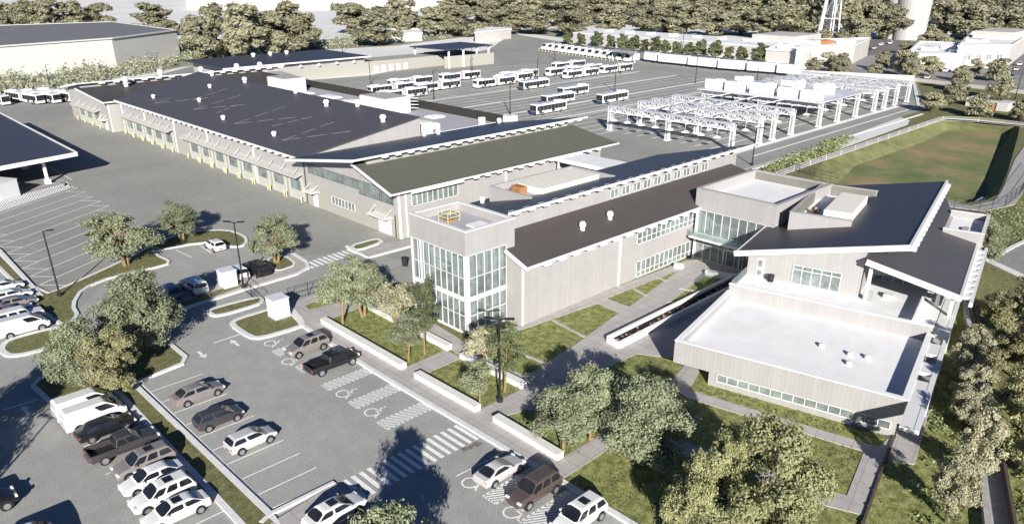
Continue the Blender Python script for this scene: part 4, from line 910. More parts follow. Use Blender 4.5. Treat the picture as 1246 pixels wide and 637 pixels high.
for a in (((73.2,361),281,1,'black single headed lamp post on the grass corner by the slanting bus bays'),((297,351),271,2,'black twin headed lamp post between the parked cars and the white cabinet'),((608.4,489.5),389,2,'black twin headed lamp post on the pavement corner in front of the glass tower'),
  ((915,201),160,1,'black lamp post on the road beside the tip of the office roof'),((451,103),74,1,'black lamp post in front of the annex wall'),((528,121),86,1,'black lamp post among the articulated buses at the left of the yard'),
  ((574.5,85.5),57,1,'black lamp post in front of the beige enclosure wall'),((620.7,139),97,1,'black lamp post alone in the yard left of the short buses'),((417,64),53,1,'thin black lamp post behind the annex roof'),((675,73),52,1,'black lamp post in the far corner near the small vans'),
  ((654,97),72,1,'black lamp post beside the row of articulated buses'),((755,90),61,1,'black lamp post at the end of the articulated bus rows'),((748,111),85,1,'black lamp post behind the lone bus'),((846,101),69,1,'black lamp post standing alone in the right part of the bus yard'),
  ((919,114),83,1,'black lamp post between the containers'),((830,65),41,1,'thin black lamp post in front of the storage building, middle'),((910,68),47,1,'thin black lamp post by the storage building, right'),((61.6,107),82,1,'black lamp post in the shrubs behind the left buses'),((194,89),72,1,'black lamp post in the shrubs behind the hall'),
  ((1176,83),57,1,'black lamp post in front of the pale shop with green windows'),((1227,104),75,1,'tall black lamp post by the street at the far right'),((1235,121),91,1,'black lamp post on the grass near the right edge')): lamp(*a)
b_=at(62,508)-Vector((math.cos(R_(51.3)),math.sin(R_(51.3)),0))*21.2; tp=proj(b_+Vector((0,0,8.4))); bp=proj(b_); lamp((bp[0],bp[1]),tp[1],2,'black lamp post beyond the lower left corner whose thin shadow crosses the lane')
# ------------------------------------------------------------------ WALLS, PLANTER, FENCES
def seatwall(a,b,label,w=.75,h=.55,z0=.1):
    A,B=at(*a),at(*b); t=empty('seat_wall',tuple(A),label,'wall'); m=MB(); m.beam(A+Vector((0,0,z0+h/2-.1)),B+Vector((0,0,z0+h/2-.1)),w,h+.2); m.build('wall','seat_wall_concrete',t,bevel=.04)
    m=MB(); m.beam(A+Vector((0,0,z0+h+.02)),B+Vector((0,0,z0+h+.02)),w+.06,.06); m.build('coping','seat_wall_concrete',t)
seatwall((394,393),(491.5,449.5),'long white seat wall between the car park pavement and the largest planted bed')
seatwall((450.5,375.5),(547,426.5),'white seat wall behind the largest planted bed, facing the glass tower')
seatwall((507.5,459),(581.5,501),'white seat wall at the kerb side of the bed with the lamp post')
seatwall((562.5,435.5),(638,473),'white seat wall behind the bed with the lamp post')
seatwall((603,512),(682,559.5),'white seat wall beside the silver coupe')
seatwall((858,334.5),(892,340),'low white bench wall in the shaded courtyard')
seatwall((820.5,326),(831,328),'short white block at the tip of the courtyard lawn')
p1,p2,p3,p4=at(739.5,417),at(752.5,424.5),at(905,346.5),at(896,339)
t=empty('planter_channel',tuple(p1),'long white planting trough running diagonally across the courtyard','planter')
for q in (p1,p2,p3,p4): q.z=.35
m=MB(); m.beam(p1,p4,.38,.9); m.beam(p2,p3,.38,.9); m.beam(p1,p2,.4,.88); m.build('wall','membrane',t)
m=MB(); m.slab([Vector((q.x,q.y,.45)) for q in (p1,p2,p3,p4)],.5); m.build('soil','soil',t)
m=MB(); rg=random.Random(5)
for k in range(60):
    f=rg.random(); g_=rg.uniform(.25,.75); q=p1.lerp(p4,f).lerp(p2.lerp(p3,f),g_); m.lathe((q.x,q.y,.44),[(.12,0),(rg.uniform(.12,.25),.1),(.06,.2)],6)
tag(m.build('stones','stone',t),kind='stuff')
# swale channel bottom right
sw=empty('drainage_channel',tuple(at(1205,560)),'open concrete channel with upright walls running down the right edge','channel')
Lp=[at(1176,372),at(1186,420),at(1196,470),at(1190,560),at(1200,650),at(1206,720)]; Lp=[at(1172,372),at(1184,432),at(1187,500),at(1190,560),at(1200,650),at(1208,720)]
Rp=[at(1182,372),at(1199,432),at(1205,500),at(1214,545),at(1232,650),at(1244,720)]
def wallrun(P,w,h,mat,name):
    m=MB()
    for a,b in zip(P,P[1:]): m.beam(a+Vector((0,0,h/2)),b+Vector((0,0,h/2)),w,h)
    return m.build(name,mat,sw)
wallrun(Lp,.45,.75,'grey_concrete','wall'); wallrun(Rp,.22,.95,'brown_steel','wall')
m=MB(); m.add([Vector((q.x,q.y,.16)) for q in Lp]+[Vector((q.x,q.y,.16)) for q in Rp],[(i,i+6,i+7,i+1) for i in range(5)]); m.build('channel_floor','grey_concrete',sw)
fe=empty('edging_wall',tuple(at(1075,565)),'low dark brown steel wall running from the hall corner across the path to the lawn','wall')
m=MB(); a,b=at(1092,520),at(1042,660); m.beam(a+Vector((0,0,.15)),b+Vector((0,0,.15)),.2,.34); m.build('wall','brown_steel',fe)
m=MB(); 
for k in range(9): q=a.lerp(b,k/8); m.box(q.x-.13,q.x+.13,q.y-.13,q.y+.13,0,.36)
m.build('post','brown_steel',fe)
def fence(P,h,label,name='chain_link_fence',mesh=True,mat='pole_black',step=2.4,thin=.03):
    t=empty(name,tuple(P[0]),label,'fence')
    for a,b in zip(P,P[1:]):
        n=max(1,int((b-a).length/step))
        for k in range(n):
            q=a.lerp(b,k/n); m=MB(); m.tube(q,q+Vector((0,0,h)),.05,n=6); m.build('post',mat,t)
    m=MB()
    for a,b in zip(P,P[1:]):
        for z in (.15,h*.5,h-.03): m.beam(a+Vector((0,0,z)),b+Vector((0,0,z)),.04)
        L=(b-a).length; n=int(L/.35)
        for k in range(n): 
            q=a.lerp(b,k/n); m.beam(q+Vector((0,0,.1)),q+Vector((0,0,h)),.012)
    m.build('wire_panel',mat,t); return t
fence([at(352,366),at(398,352)],1.7,'black wire fence along the road between the cabinet and the trees')
fence([at(296,352),at(318,372)],1.7,'black wire gate leaf closing the road beside the cabinet','security_gate')
fence([at(944,216),at(1040,183),at(1128,153),at(1147,147),at(1190,149),at(1246,155)],1.2,'low grey wire fence along the near and far side of the sunken field',mat='steel_white',step=6)
fence([at(1136,244),at(1160,255),at(1190,259),at(1222,252),at(1240,238),at(1262,205)],2.0,'black wire fence curving round the right corner of the sunken field',step=3)
fence([at(960,206),at(985,213),at(1010,219),at(1020,222)],1.5,'black wire fence between the entrance roof and the sunken field')
# kiosk and drain inlet in the field
p=at(1196,243.5,-1.2); t=empty('drain_inlet',tuple(p),'small pale drain inlet at the corner of the sunken field','drain')
m=MB(); m.box(p.x-1.8,p.x+1.8,p.y-.8,p.y+.8,-2,-1.1); m.build('body','steel_white',t,bevel=.1)
# service yard clutter between the trees at the far right
for (q,s_,l) in (((1185,128),3,'pale shipping box between the roadside trees at the right'),((1222,134),3,'second pale shipping box behind the right-hand tree'),((1206,133),1.6,'rust coloured skip beside the pale shipping boxes')):
    p=at(*q); t=empty('storage_box',tuple(p),l,'container'); m=MB(); m.box(p.x-s_,p.x+s_,p.y-1.5,p.y+1.5,0,2.2); m.build('body','rust_orange' if 'rust' in l else 'sand_wall',t,bevel=.05); m=MB(); m.box(p.x-s_-.05,p.x+s_+.05,p.y-1.55,p.y+1.55,2.2,2.3); m.build('lid','steel_white',t)
# ------------------------------------------------------------------ VEHICLES
def wheel(par,x,y,r,side):
    m=MB(); m.tube((x,y-.12*side,r),(x,y+.12*side,r),r,n=18); o=m.build('wheel','tyre',par)
    m=MB(); yy=y+.125*side; m.tube((x,yy-.02*side,r),(x,yy+.012*side,r),r*.66,n=14); m.build('rim','rim',o); return o
def loft(stations):
    m=MB(); k=8; vs=[]
    for (x,zb,zt,w) in stations:
        h=zt-zb; ring=[(-w*.9,zb),(-w,zb+h*.35),(-w*.97,zb+h*.72),(-w*.80,zt),(w*.80,zt),(w*.97,zb+h*.72),(w,zb+h*.35),(w*.9,zb)]
        vs+=[(x,y,z) for y,z in ring]
    n=len(stations); fs=[(i*k+j,i*k+(j+1)%k,(i+1)*k+(j+1)%k,(i+1)*k+j) for i in range(n-1) for j in range(k)]
    fs+=[tuple(range(k-1,-1,-1)),tuple(range((n-1)*k,n*k))]
    return m.add(vs,[tuple(reversed(f)) for f in fs])
KINDS=dict(
 sedan=dict(L=4.75,w=.91,st=[(-2.37,.42,.72,.70),(-2.28,.30,.93,.84),(-1.7,.25,1.02,.9),(-.6,.22,.98,.91),(.8,.22,.97,.91),(1.5,.24,.88,.89),(2.15,.28,.74,.82),(2.37,.38,.6,.66)],g=(-1.95,1.25,-1.05,.30,.95,1.43,.80,.60),nw=2),
 suv=dict(L=4.7,w=.95,st=[(-2.32,.45,.85,.78),(-2.25,.36,1.08,.88),(-1.6,.32,1.12,.94),(0,.3,1.1,.95),(.9,.3,1.08,.95),(1.6,.32,1.0,.92),(2.15,.36,.86,.85),(2.35,.42,.68,.7)],g=(-2.2,1.2,-1.85,.35,1.06,1.70,.86,.68),nw=3),
 hatch=dict(L=4.2,w=.88,st=[(-2.08,.4,.75,.72),(-2.02,.3,.98,.83),(-1.4,.26,1.02,.87),(0,.24,1.0,.88),(.8,.24,.98,.88),(1.4,.26,.9,.86),(1.95,.3,.76,.8),(2.12,.38,.6,.66)],g=(-2.0,1.15,-1.55,.25,.97,1.47,.80,.62),nw=2),
 wagon=dict(L=4.9,w=.95,st=[(-2.45,.5,.9,.88),(-2.4,.4,1.15,.92),(-1.6,.36,1.18,.94),(0,.35,1.18,.95),(1.1,.35,1.18,.95),(1.3,.35,1.15,.95),(2.35,.38,1.08,.93),(2.45,.42,.8,.88)],g=(-2.38,1.05,-2.3,.6,1.13,1.80,.88,.78),nw=3),
 coupe=dict(L=4.5,w=.92,st=[(-2.25,.4,.72,.74),(-2.18,.28,.9,.85),(-1.5,.24,.98,.92),(-.5,.2,.92,.92),(.6,.2,.9,.91),(1.4,.22,.82,.9),(2.1,.26,.66,.82),(2.27,.34,.5,.66)],g=(-1.9,.95,-.75,.0,.88,1.26,.78,.56),nw=1),
 van=dict(L=5.1,w=.99,st=[(-2.55,.4,1.25,.92),(-2.5,.34,1.3,.96),(-1.6,.3,1.3,.98),(0,.3,1.3,.99),(1.2,.3,1.3,.99),(1.6,.3,1.2,.97),(2.3,.34,.98,.9),(2.55,.42,.7,.76)],g=(-2.5,2.0,-2.42,.95,1.25,2.0,.92,.76),nw=1))
def pane(par,quad,name,shr=.1,rnd=2):
    c=sum((Vector(q) for q in quad),Vector())/4; q=[Vector(v).lerp(c,shr) for v in quad]
    nrm=(q[1]-q[0]).cross(q[3]-q[0]).normalized()
    if nrm.dot(c-Vector((0,0,.9)))<0: nrm=-nrm
    p=[]
    for i in range(4):
        k=.12 if rnd==1 else .16; p+=[q[i].lerp(q[i-1],k),q[i].lerp(q[(i+1)%4],k)]
    n=len(p); m=MB(); a=[v+nrm*.022 for v in p]; b=[v-nrm*.02 for v in p]
    m.add(a+b,[tuple(range(n)),tuple(range(2*n-1,n-1,-1))]+[(i,i+n,(i+1)%n+n,(i+1)%n) for i in range(n)])
    bm=bmesh.new(); o=m.build(name,'car_glass',par); bm.from_mesh(o.data); bmesh.ops.recalc_face_normals(bm,faces=bm.faces); bm.to_mesh(o.data); bm.free(); return o
def cabin(t,paint,x0,x1,x2,x3,zb,zt,wb,wt,ns,full):
    def P(f,xf,s): # f height fraction, xf 0 rear..1 front
        return ((x0+(x2-x0)*f)*(1-xf)+(x1+(x3-x1)*f)*xf, s*(wb+(wt-wb)*f), zb+(zt-zb)*f)
    vs=[P(-.12,0,-1),P(-.12,1,-1),P(-.12,1,1),P(-.12,0,1),P(.9,0,-1),P(.9,1,-1),P(.9,1,1),P(.9,0,1)]
    L=x3-x2; top=[(x2+.16,-wt*.84,zt+.03),(x3-.2,-wt*.84,zt+.03),(x3-.2,wt*.84,zt+.03),(x2+.16,wt*.84,zt+.03)]
    m=MB(); m.add(vs+top,[(0,1,5,4),(1,2,6,5),(2,3,7,6),(3,0,4,7),(4,5,9,8),(5,6,10,9),(6,7,11,10),(7,4,8,11),(8,9,10,11)]); m.build('cabin',paint,t,bevel=.05,seg=3)
    pane(t,[P(.02,1,-1),P(.02,1,1),P(.93,1,1),P(.93,1,-1)],'windscreen',.06)
    if not full: pane(t,[P(.06,0,-1),P(.06,0,1),P(.88,0,1),P(.88,0,-1)],'rear_window',.1)
    for s in (-1,1):
        fr=[0,.36,.68,1] if ns==3 else ([0,.46,1] if ns==2 else [.1,.9])
        if full: fr=[.62,.98]
        for a,b in zip(fr,fr[1:]):
            a+=.03; b-=.015; pane(t,[P(.1,a,s),P(.1,b,s),P(.86,b,s),P(.86,a,s)],'side_window',.06,1)
def make_car(kind,paint,name='parked_car',sunroof=False):
    K=KINDS[kind]; t=empty(name,(0,0,0),'x','car')
    b=loft(K['st']).build('body',paint,t,bevel=.07,seg=3)
    x0,x1,x2,x3,zb,zt,wb,wt=K['g']; full=kind=='van'; ns=K['nw']
    cabin(t,paint,x0,x1,x2,x3,zb,zt,wb,wt,ns,full)
    L=K['L']/2; w=K['w']; zf=.62 if kind in('sedan','coupe','hatch') else .82
    for s in (-1,1):
        m=MB(); m.box(L-.22,L-.05,s*.62-.17,s*.62+.17,zf-.06,zf+.08); m.build('headlight','lamp_clear',t)
        m=MB(); m.box(-L+.03,-L+.16,s*.64-.15,s*.64+.15,zf+.05,zf+.2); m.build('tail_light','lamp_red',t)
        m=MB(); m.box(x1-.45,x1-.25,s*(w+.02)-.09,s*(w+.02)+.09,zb+.02,zb+.16); m.build('mirror',paint,t)
        for x in (-L*.6,L*.62):
            r=.33 if kind in('sedan','coupe','hatch') else .37
            m=MB(); m.tube((x,s*(w-.2),r+.02),(x,s*(w+.004),r+.02),r*1.16,n=20); m.build('wheel_arch','black_plastic',t); wheel(t,x,s*(w-.095),r,s)
    m=MB(); m.box(L-.1,L-.02,-.5,.5,.36,.52); m.box(-L+.01,-L+.09,-.3,.3,.5,.62); m.build('grille','black_plastic',t)
    if sunroof: m=MB(); m.box((x2+x3)/2-.1,(x2+x3)/2+.55,-.38,.38,zt+.03,zt+.055); m.build('sunroof','car_glass',t)
    reg(t); return t
def make_pickup(paint):
    t=empty('pickup_truck',(0,0,0),'x','pickup')
    m=loft([(-.65,.42,1.12,.98),(.6,.4,1.12,.98),(1.2,.4,1.12,.97),(1.8,.42,1.08,.95),(2.5,.46,.98,.9),(2.75,.52,.8,.8)]); m.build('body',paint,t,bevel=.05)
    m=MB()
    for s in (-1,1): m.box(-2.7,-.65,min(s*.84,s*.97),max(s*.84,s*.97),.5,1.16)
    m.box(-2.75,-2.62,-.95,.95,.5,1.14); m.box(-2.62,-.65,-.84,.84,.5,.66); m.build('cargo_bed',paint,t,bevel=.03)
    m=MB(); m.box(-2.6,-.66,-.8,.8,.66,.69); m.build('bed_liner','black_plastic',t)
    cabin(t,paint,-.75,1.35,-.55,.6,1.1,1.74,.86,.70,2,False)
    for s in (-1,1):
        m=MB(); m.box(2.55,2.72,s*.68-.15,s*.68+.15,.78,.95); m.build('headlight','lamp_clear',t)
        m=MB(); m.box(-2.79,-2.74,s*.86-.07,s*.86+.07,.75,1.05); m.build('tail_light','lamp_red',t)
        for x in (-1.75,1.75): wheel(t,x,s*.86,.4,s)
    m=MB(); m.box(-2.9,-2.75,-.85,.85,.48,.62); m.box(2.72,2.82,-.8,.8,.5,.64); m.build('bumper','rim',t)
    reg(t); return t
PX,NX,PY,NY=0.0,math.pi,math.pi/2,-math.pi/2
def car(q,rz,kind,paint,label,sun=False,z=.006,cat='car',name='parked_car',grp=None):
    t=make_pickup(paint) if kind=='pickup' else make_car(kind,paint,name,sun)
    p=at(*q) if len(q)==2 else Vector(q); t.location=(p.x,p.y,z); t.rotation_euler=(0,0,rz); tag(t,label,'pickup' if kind=='pickup' else cat,grp)
g1='cars in the middle row of the car park'; g2='vehicles in the row along the planted strip'; g3='vehicles in the disabled bays'; g4='vehicles parked at the left edge'; g5='cars parked on the upper island'
car((374,427),NX,'suv','paint_grey','grey-brown suv parked nose out in the first disabled bay',True,grp=g3)
car((405,447),PX,'pickup','paint_black','black pickup truck in the disabled bays beside the grey suv',grp=g3)
car((242,484),PX+.03,'sedan','paint_grey','grey sedan at the top of the middle row',grp=g1)
car((267,514),PX,'hatch','paint_charcoal','black hatchback between the grey sedan and the white hatchback',grp=g1)
car((306,541),PX+.03,'hatch','paint_silver','white hatchback, lowest car of the middle row',grp=g1)
car((106,501),PX+.02,'van','paint_white','white van at the top of the row by the planted strip',cat='van',name='parked_van',grp=g2)
car((117,513),PX,'van','paint_white','white van with dark windscreen next to the black sedan',cat='van',name='parked_van',grp=g2)
car((130,526),PX+.03,'sedan','paint_black','glossy black sedan between the white van and the black pickup',grp=g2)
car((152,549),PX,'pickup','paint_charcoal','matt black pickup truck with an open bed in the strip row',grp=g2)
car((177,570),NX,'suv','paint_grey','grey suv with a sunroof below the matt black pickup',True,grp=g2)
car((187,588),NX,'sedan','paint_white','boxy white sedan between the grey suv and a white suv',grp=g2)
car((200,609),NX,'suv','paint_white','white suv with a sunroof, third from the bottom of the strip row',True,grp=g2)
car((216,628),NX,'sedan','paint_white','white sedan with a sunroof, lowest in the strip row',True,grp=g2)
car((408,631),PX+.04,'sedan','paint_white','white sedan with a sunroof cut by the bottom edge, left of the tree shadow',True,z=.13)
car((434,651),PX+.02,'sedan','paint_black','black car cut by the bottom edge beside the white sedan')
car((608,578),PX+.02,'coupe','paint_silver','silver coupe parked at the disabled bay right of the crosswalk',grp=g3)
car((650,603),NX,'suv','paint_brown','brown suv parked nose out beside the silver coupe',grp=g3)
car((704,636),NX,'suv','paint_white','white suv with a sunroof cut by the bottom edge, right of the brown suv',True,grp=g3)
car((262,303),PY,'hatch','paint_white','white hatchback alone on the upper island bays',grp=g5)
car((207,361),PY,'suv','paint_blue','blue-grey suv half hidden behind the big tree',grp=g5)
car((237,354),PY,'wagon','paint_pale','pale green-white boxy estate car beside the blue-grey suv',grp=g5)
car((288,337),PY,'suv','paint_white','white suv behind the equipment cabinet',grp=g5)
car((313,333),PY,'wagon','paint_black','black boxy estate car beside the grass tip with a tree',grp=g5)
car((7,354),PX,'hatch','paint_pale','pale hatchback at the top of the left edge row',grp=g4); car((14,365),PX,'sedan','paint_white','white sedan second from the top of the left edge row',grp=g4)
car((20,374),PX,'sedan','paint_grey','grey sedan in the left edge row',grp=g4); car((16,383),PX,'coupe','paint_mauve','dark mauve coupe in the left edge row',grp=g4)
car((26,392),PX,'wagon','paint_white','white estate car beside the pale van in the left edge row',grp=g4); car((30,404),PX,'van','paint_pale','pale grey-white van, lowest of the left edge row',cat='van',name='parked_van',grp=g4)
car((30,676),PX,'van','paint_white','white van below the bottom edge at the left, only its shadow in view',cat='van',name='parked_van')
car((-21,624),PX,'suv','paint_black','black suv just cut by the left edge near the bottom'); 
# cars of the far car parks
fg='cars in the small far car parks'
rc=random.Random(4)
fc=[((1072,56),'white'),((1083,54),'white'),((1064,60),'silver'),((1056,62),'black'),((1183,95),'pale'),((1180,100),'blue'),((1150,88),'white'),((1225,92),'white'),((1236,86),'silver'),((1240,80),'white'),((1230,96),'blue'),((1180,56),'silver'),((1105,60),'black'),((1172,92),'white'),((1128,96),'silver'),((1212,98),'grey')]
fl=['white van-like car at the left of the far car park under the silo','second white car of the far car park under the silo','silver car of the far car park behind the orange rooftop units','black car of the far car park behind the orange rooftop units','pale car on the street beside the round tree','blue car on the street below the pale shop','white car in front of the pale shop','white car at the kerb near the right edge','silver car near the right edge, behind the lamp post','white car at the very right edge','blue car near the tall right-hand lamp post','silver car behind the two level building','black car at the foot of the silos','white car left of the two level building','silver car on the street between two round trees','grey car on the street below the right-hand trees']
pr={}
for (q,c),l in zip(fc,fl):
    if c not in pr: pr[c]=make_car('suv' if c in('white','blue') else 'sedan','paint_'+c)
    place(pr[c],at(*q)+Vector((0,0,.05)),rc.choice((0,math.pi))+TH,l,'car',fg)
# buses -------------------------------------------------------------
def bus_section(t,x0,x1,name='body'):
    m=MB(); m.box(x0,x1,-1.27,1.27,.42,3.05); b=m.build(name,'bus_white',t,bevel=.14)
    return b
def make_bus(artic):
    t=empty('city_bus',(0,0,0),'x','bus'); secs=((-9.2,-.7),(.7,9.0)) if artic else ((-6.3,6.3),)
    for a,b in secs: bus_section(t,a,b)
    if artic: m=MB(); m.box(-.75,.75,-1.18,1.18,.55,2.9); m.build('bellows','grey_concrete',t)
    for a,b in secs:
        for s in (-1,1):
            k=a+.5; fr=b-.35 if b>5 else b-.4; ml=MB(); ml.box(k,fr,min(s*1.262,s*1.29),max(s*1.262,s*1.29),1.25,2.55)
            for dx_ in ((b-1.6,) if b>5 else ())+((a+(b-a)*.42,) if artic else (-.6,)): ml.box(dx_-.55,dx_+.55,min(s*1.264,s*1.296),max(s*1.264,s*1.296),.6,2.5)
            ml.build('side_window','car_glass',t)
            ml=MB(); kk=k+1.5
            while kk<fr-.5: ml.box(kk-.03,kk+.03,min(s*1.27,s*1.30),max(s*1.27,s*1.30),1.3,2.5); kk+=1.55
            ml.build('window_bar','grey_concrete',t)
        m=MB(); m.box(a+1,a+3.4,-.8,.8,3.05,3.35); m.build('roof_unit','bus_white',t,bevel=.05)
    xf=secs[-1][1]; xr=secs[0][0]
    m=MB(); m.box(xf-.02,xf+.03,-1.15,1.15,1.2,2.75); m.build('windscreen','car_glass',t)
    m=MB(); m.box(xr-.03,xr+.02,-1.0,1.0,1.7,2.6); m.build('rear_window','car_glass',t)
    if not artic: m=MB(); m.box(6.2,6.36,-1.2,1.2,.5,1.15); m.build('front_panel','bus_blue',t)
    for s in (-1,1):
        for x in ((-3.6,-6.6+.0,6.2) if artic else (-3.9,3.7)): 
            if artic and x==-6.6: x=-6.8
            m=MB(); m.tube((x,s*1.1,.48),(x,s*1.3,.48),.48,n=14); w=m.build('wheel','tyre',t); m=MB(); m.tube((x,s*1.3,.48),(x,s*1.315,.48),.28,n=10); m.build('rim','rim',w)
    for s in (-1,1): m=MB(); m.box(xf-.0,xf+.05,s*.85-.2,s*.85+.2,.7,.9); m.build('headlight','lamp_clear',t)
    reg(t); return t
sb=make_bus(0); ab=make_bus(1)
bg='short white buses parked in the yard'
for q,l in (((667.5,137.5),'short white bus nearest to the workshop roof'),((679,126),'short white bus second from the workshop roof'),((697.5,116),'short white bus third from the workshop roof, close behind the second'),((745,124.5),'short white bus standing alone in the middle of the yard'),((650,108),'short white bus farthest left, in front of the articulated buses')):
    place(sb,at(*q),math.pi+.02,l,'bus',bg)
ag='white articulated buses in rows'
al=[((692,84),'articulated bus at the back of the right-hand group'),((712,89),'articulated bus second from the back of the right-hand group'),((686,91),'articulated bus at the left end of the right-hand group'),((707,94),'articulated bus in front of the right-hand group'),((750,88),'articulated bus farthest right in the yard'),
 ((560,98),'articulated bus behind the left-hand lamp post, back row'),((533,110),'articulated bus in the middle of the left group'),((500,105),'articulated bus at the back left of the left group'),((602,105),'articulated bus between the two groups'),((632,96),'articulated bus at the back between the two groups'),((625,100),'articulated bus in the second row between the groups'),((478,113),'articulated bus second from the front at the far left'),((490,120),'articulated bus in front at the left, behind the black parapet')]
for q,l in al: place(ab,at(*q),.015,l,'bus',ag)
lg='articulated buses parked at the left edge'
d=(at(51,127)-at(0,119)); rzl=math.atan2(d.y,d.x)
for k,(q,l) in enumerate((((9,129),'articulated bus at the left edge, only its nose in view'),((51,127.5),'articulated bus in front at the left edge'),((71,126.5),'articulated bus between two others at the left edge'),((91,124.5),'articulated bus nearest the hall corner at the left edge'))):
    p=at(*q); dd=Vector((math.cos(rzl),math.sin(rzl),0)); place(ab,p-dd*9.0,rzl,l,'bus',lg)
# ------------------------------------------------------------------ TREES
def rot_rand(rg):
    a=Vector((rg.gauss(0,1),rg.gauss(0,1),rg.gauss(0,1))); a.normalize(); b=a.cross(Vector((rg.gauss(0,1),rg.gauss(0,1),rg.gauss(0,1)))); b.normalize(); return a,b
def crown_mesh(rg,n_cl,n_lf,size,rx,z0,z1,shape='round',flat=0.0,clr=.2):
    "leaf faces grouped in clumps spread through an uneven crown volume (unit radius 1, height 1)"
    m=MB(); vs=m.v; fs=m.f; H_=z1-z0; lobes=[]; tries=0
    nlob={'round':13,'dome':15,'tall':15,'cone':12}[shape]
    while len(lobes)<nlob and tries<4000:
        tries+=1; z=rg.uniform(.08,.9); zz=z*2-1
        if shape=='round': Rm=math.sqrt(max(0,1-abs(zz)**2.2))
        elif shape=='tall': Rm=math.sqrt(max(0,1-abs(zz)**3))*(1-.3*z)
        elif shape=='dome': Rm=math.sqrt(max(0,1-z*z*.95))*(.8+.2*min(1,z*5))
        else: Rm=1-z*.8
        Rm*=rg.uniform(.8,1.12); lr=rg.uniform(.24,.42)*(1 if z<.75 else .85); t=rg.uniform(0,6.283); r=max(0,Rm-lr)*(1 if rg.random()<.8 else rg.random())
        c=Vector((math.cos(t)*r*rx,math.sin(t)*r*rx,z0+H_*z))
        if any((c-d).length<(lr*rx+e)*.62 for d,e in lobes) and tries<3500: continue
        lobes.append((c,lr*rx))
    cl=[]; wsum=[e*e for _,e in lobes]
    while len(cl)<n_cl:
        c,e=rg.choices(lobes,wsum)[0]; d=Vector((rg.gauss(0,1),rg.gauss(0,1),rg.gauss(.35,.8))); d.normalize()
        p=c+Vector((d.x*e,d.y*e,d.z*e*.72))*rg.uniform(.72,1.05)
        if any((p-q).length<g_*.8 for q,g_ in lobes if q is not c): 
            if rg.random()<.7: continue
        cl.append((p.x/rx,p.y/rx,(p.z-z0)/H_,rg.uniform(.6,1.3),c))
    for (x,y,z,s,lc) in cl:
        pc=Vector((rx*x,rx*y,z0+H_*z)); on=(pc-lc).normalized()
        for _ in range(n_lf):
            dx,dy,dz=rg.gauss(0,.5),rg.gauss(0,.5),rg.gauss(0,.38); q=math.sqrt(dx*dx+dy*dy+dz*dz)+1e-6
            f=clr*s*(min(q,1.0)/q)
            c=Vector((rx*(x+dx*f),rx*(y+dy*f),z0+(z1-z0)*z+dz*f*rx))
            nn=Vector((dx,dy,dz+.3))+on*.8; nn.normalize(); nn=nn*1.0+Vector((rg.gauss(0,.55),rg.gauss(0,.55),rg.gauss(0,.55))); nn.normalize()
            a=nn.cross(Vector((rg.gauss(0,1),rg.gauss(0,1),rg.gauss(0,1)))); a.normalize(); b=nn.cross(a); L=size*rg.uniform(.55,1.3)
            a=a*L; b=b*L*.62
            o=len(vs); vs.extend([c-a,c-b*.9,c+a,c+b]); fs.append((o,o+1,o+2,o+3))
    return m,cl
def tree_proto(name,seed,leafm,h,rx,z0,shape,n_cl,n_lf,size,trunk=.16,bark='bark',stems=1,limbs=9,clr=.22):
    rg=random.Random(seed); t=empty(name,(0,0,0),'x','tree')
    m,cl=crown_mesh(rg,n_cl,n_lf,size,rx,z0,h,shape,clr=clr); m.build('crown',leafm,t)
    m=MB()
    for s in range(stems):
        ang=rg.uniform(0,6.28); b0=Vector((math.cos(ang)*.15*(stems>1),math.sin(ang)*.15*(stems>1),-.1)); tip=Vector((math.cos(ang)*rx*.25*(stems>1)+rg.uniform(-.2,.2),math.sin(ang)*rx*.25*(stems>1)+rg.uniform(-.2,.2),z0+(h-z0)*.55)); mid=b0.lerp(tip,.5)+Vector((rg.uniform(-.15,.15),rg.uniform(-.15,.15),0))
        m.tube(b0,mid,trunk,trunk*.7,n=8); m.tube(mid,tip,trunk*.7,trunk*.3,n=7)
        for k in range(limbs):
            c=rg.choice(cl); e=Vector((rx*c[0]*.85,rx*c[1]*.85,z0+(h-z0)*c[2]*.9)); st=mid.lerp(tip,rg.uniform(0,.8)) if rg.random()<.7 else b0.lerp(mid,rg.uniform(.7,1)); md=st.lerp(e,.5)+Vector((0,0,rx*.06)); m.tube(st,md,trunk*.38,trunk*.22,n=5,cap=False); m.tube(md,e,trunk*.22,trunk*.06,n=5,cap=False)
    m.build('trunk',bark,t); reg(t); t['H']=h; t['R']=rx; return t
TP={}
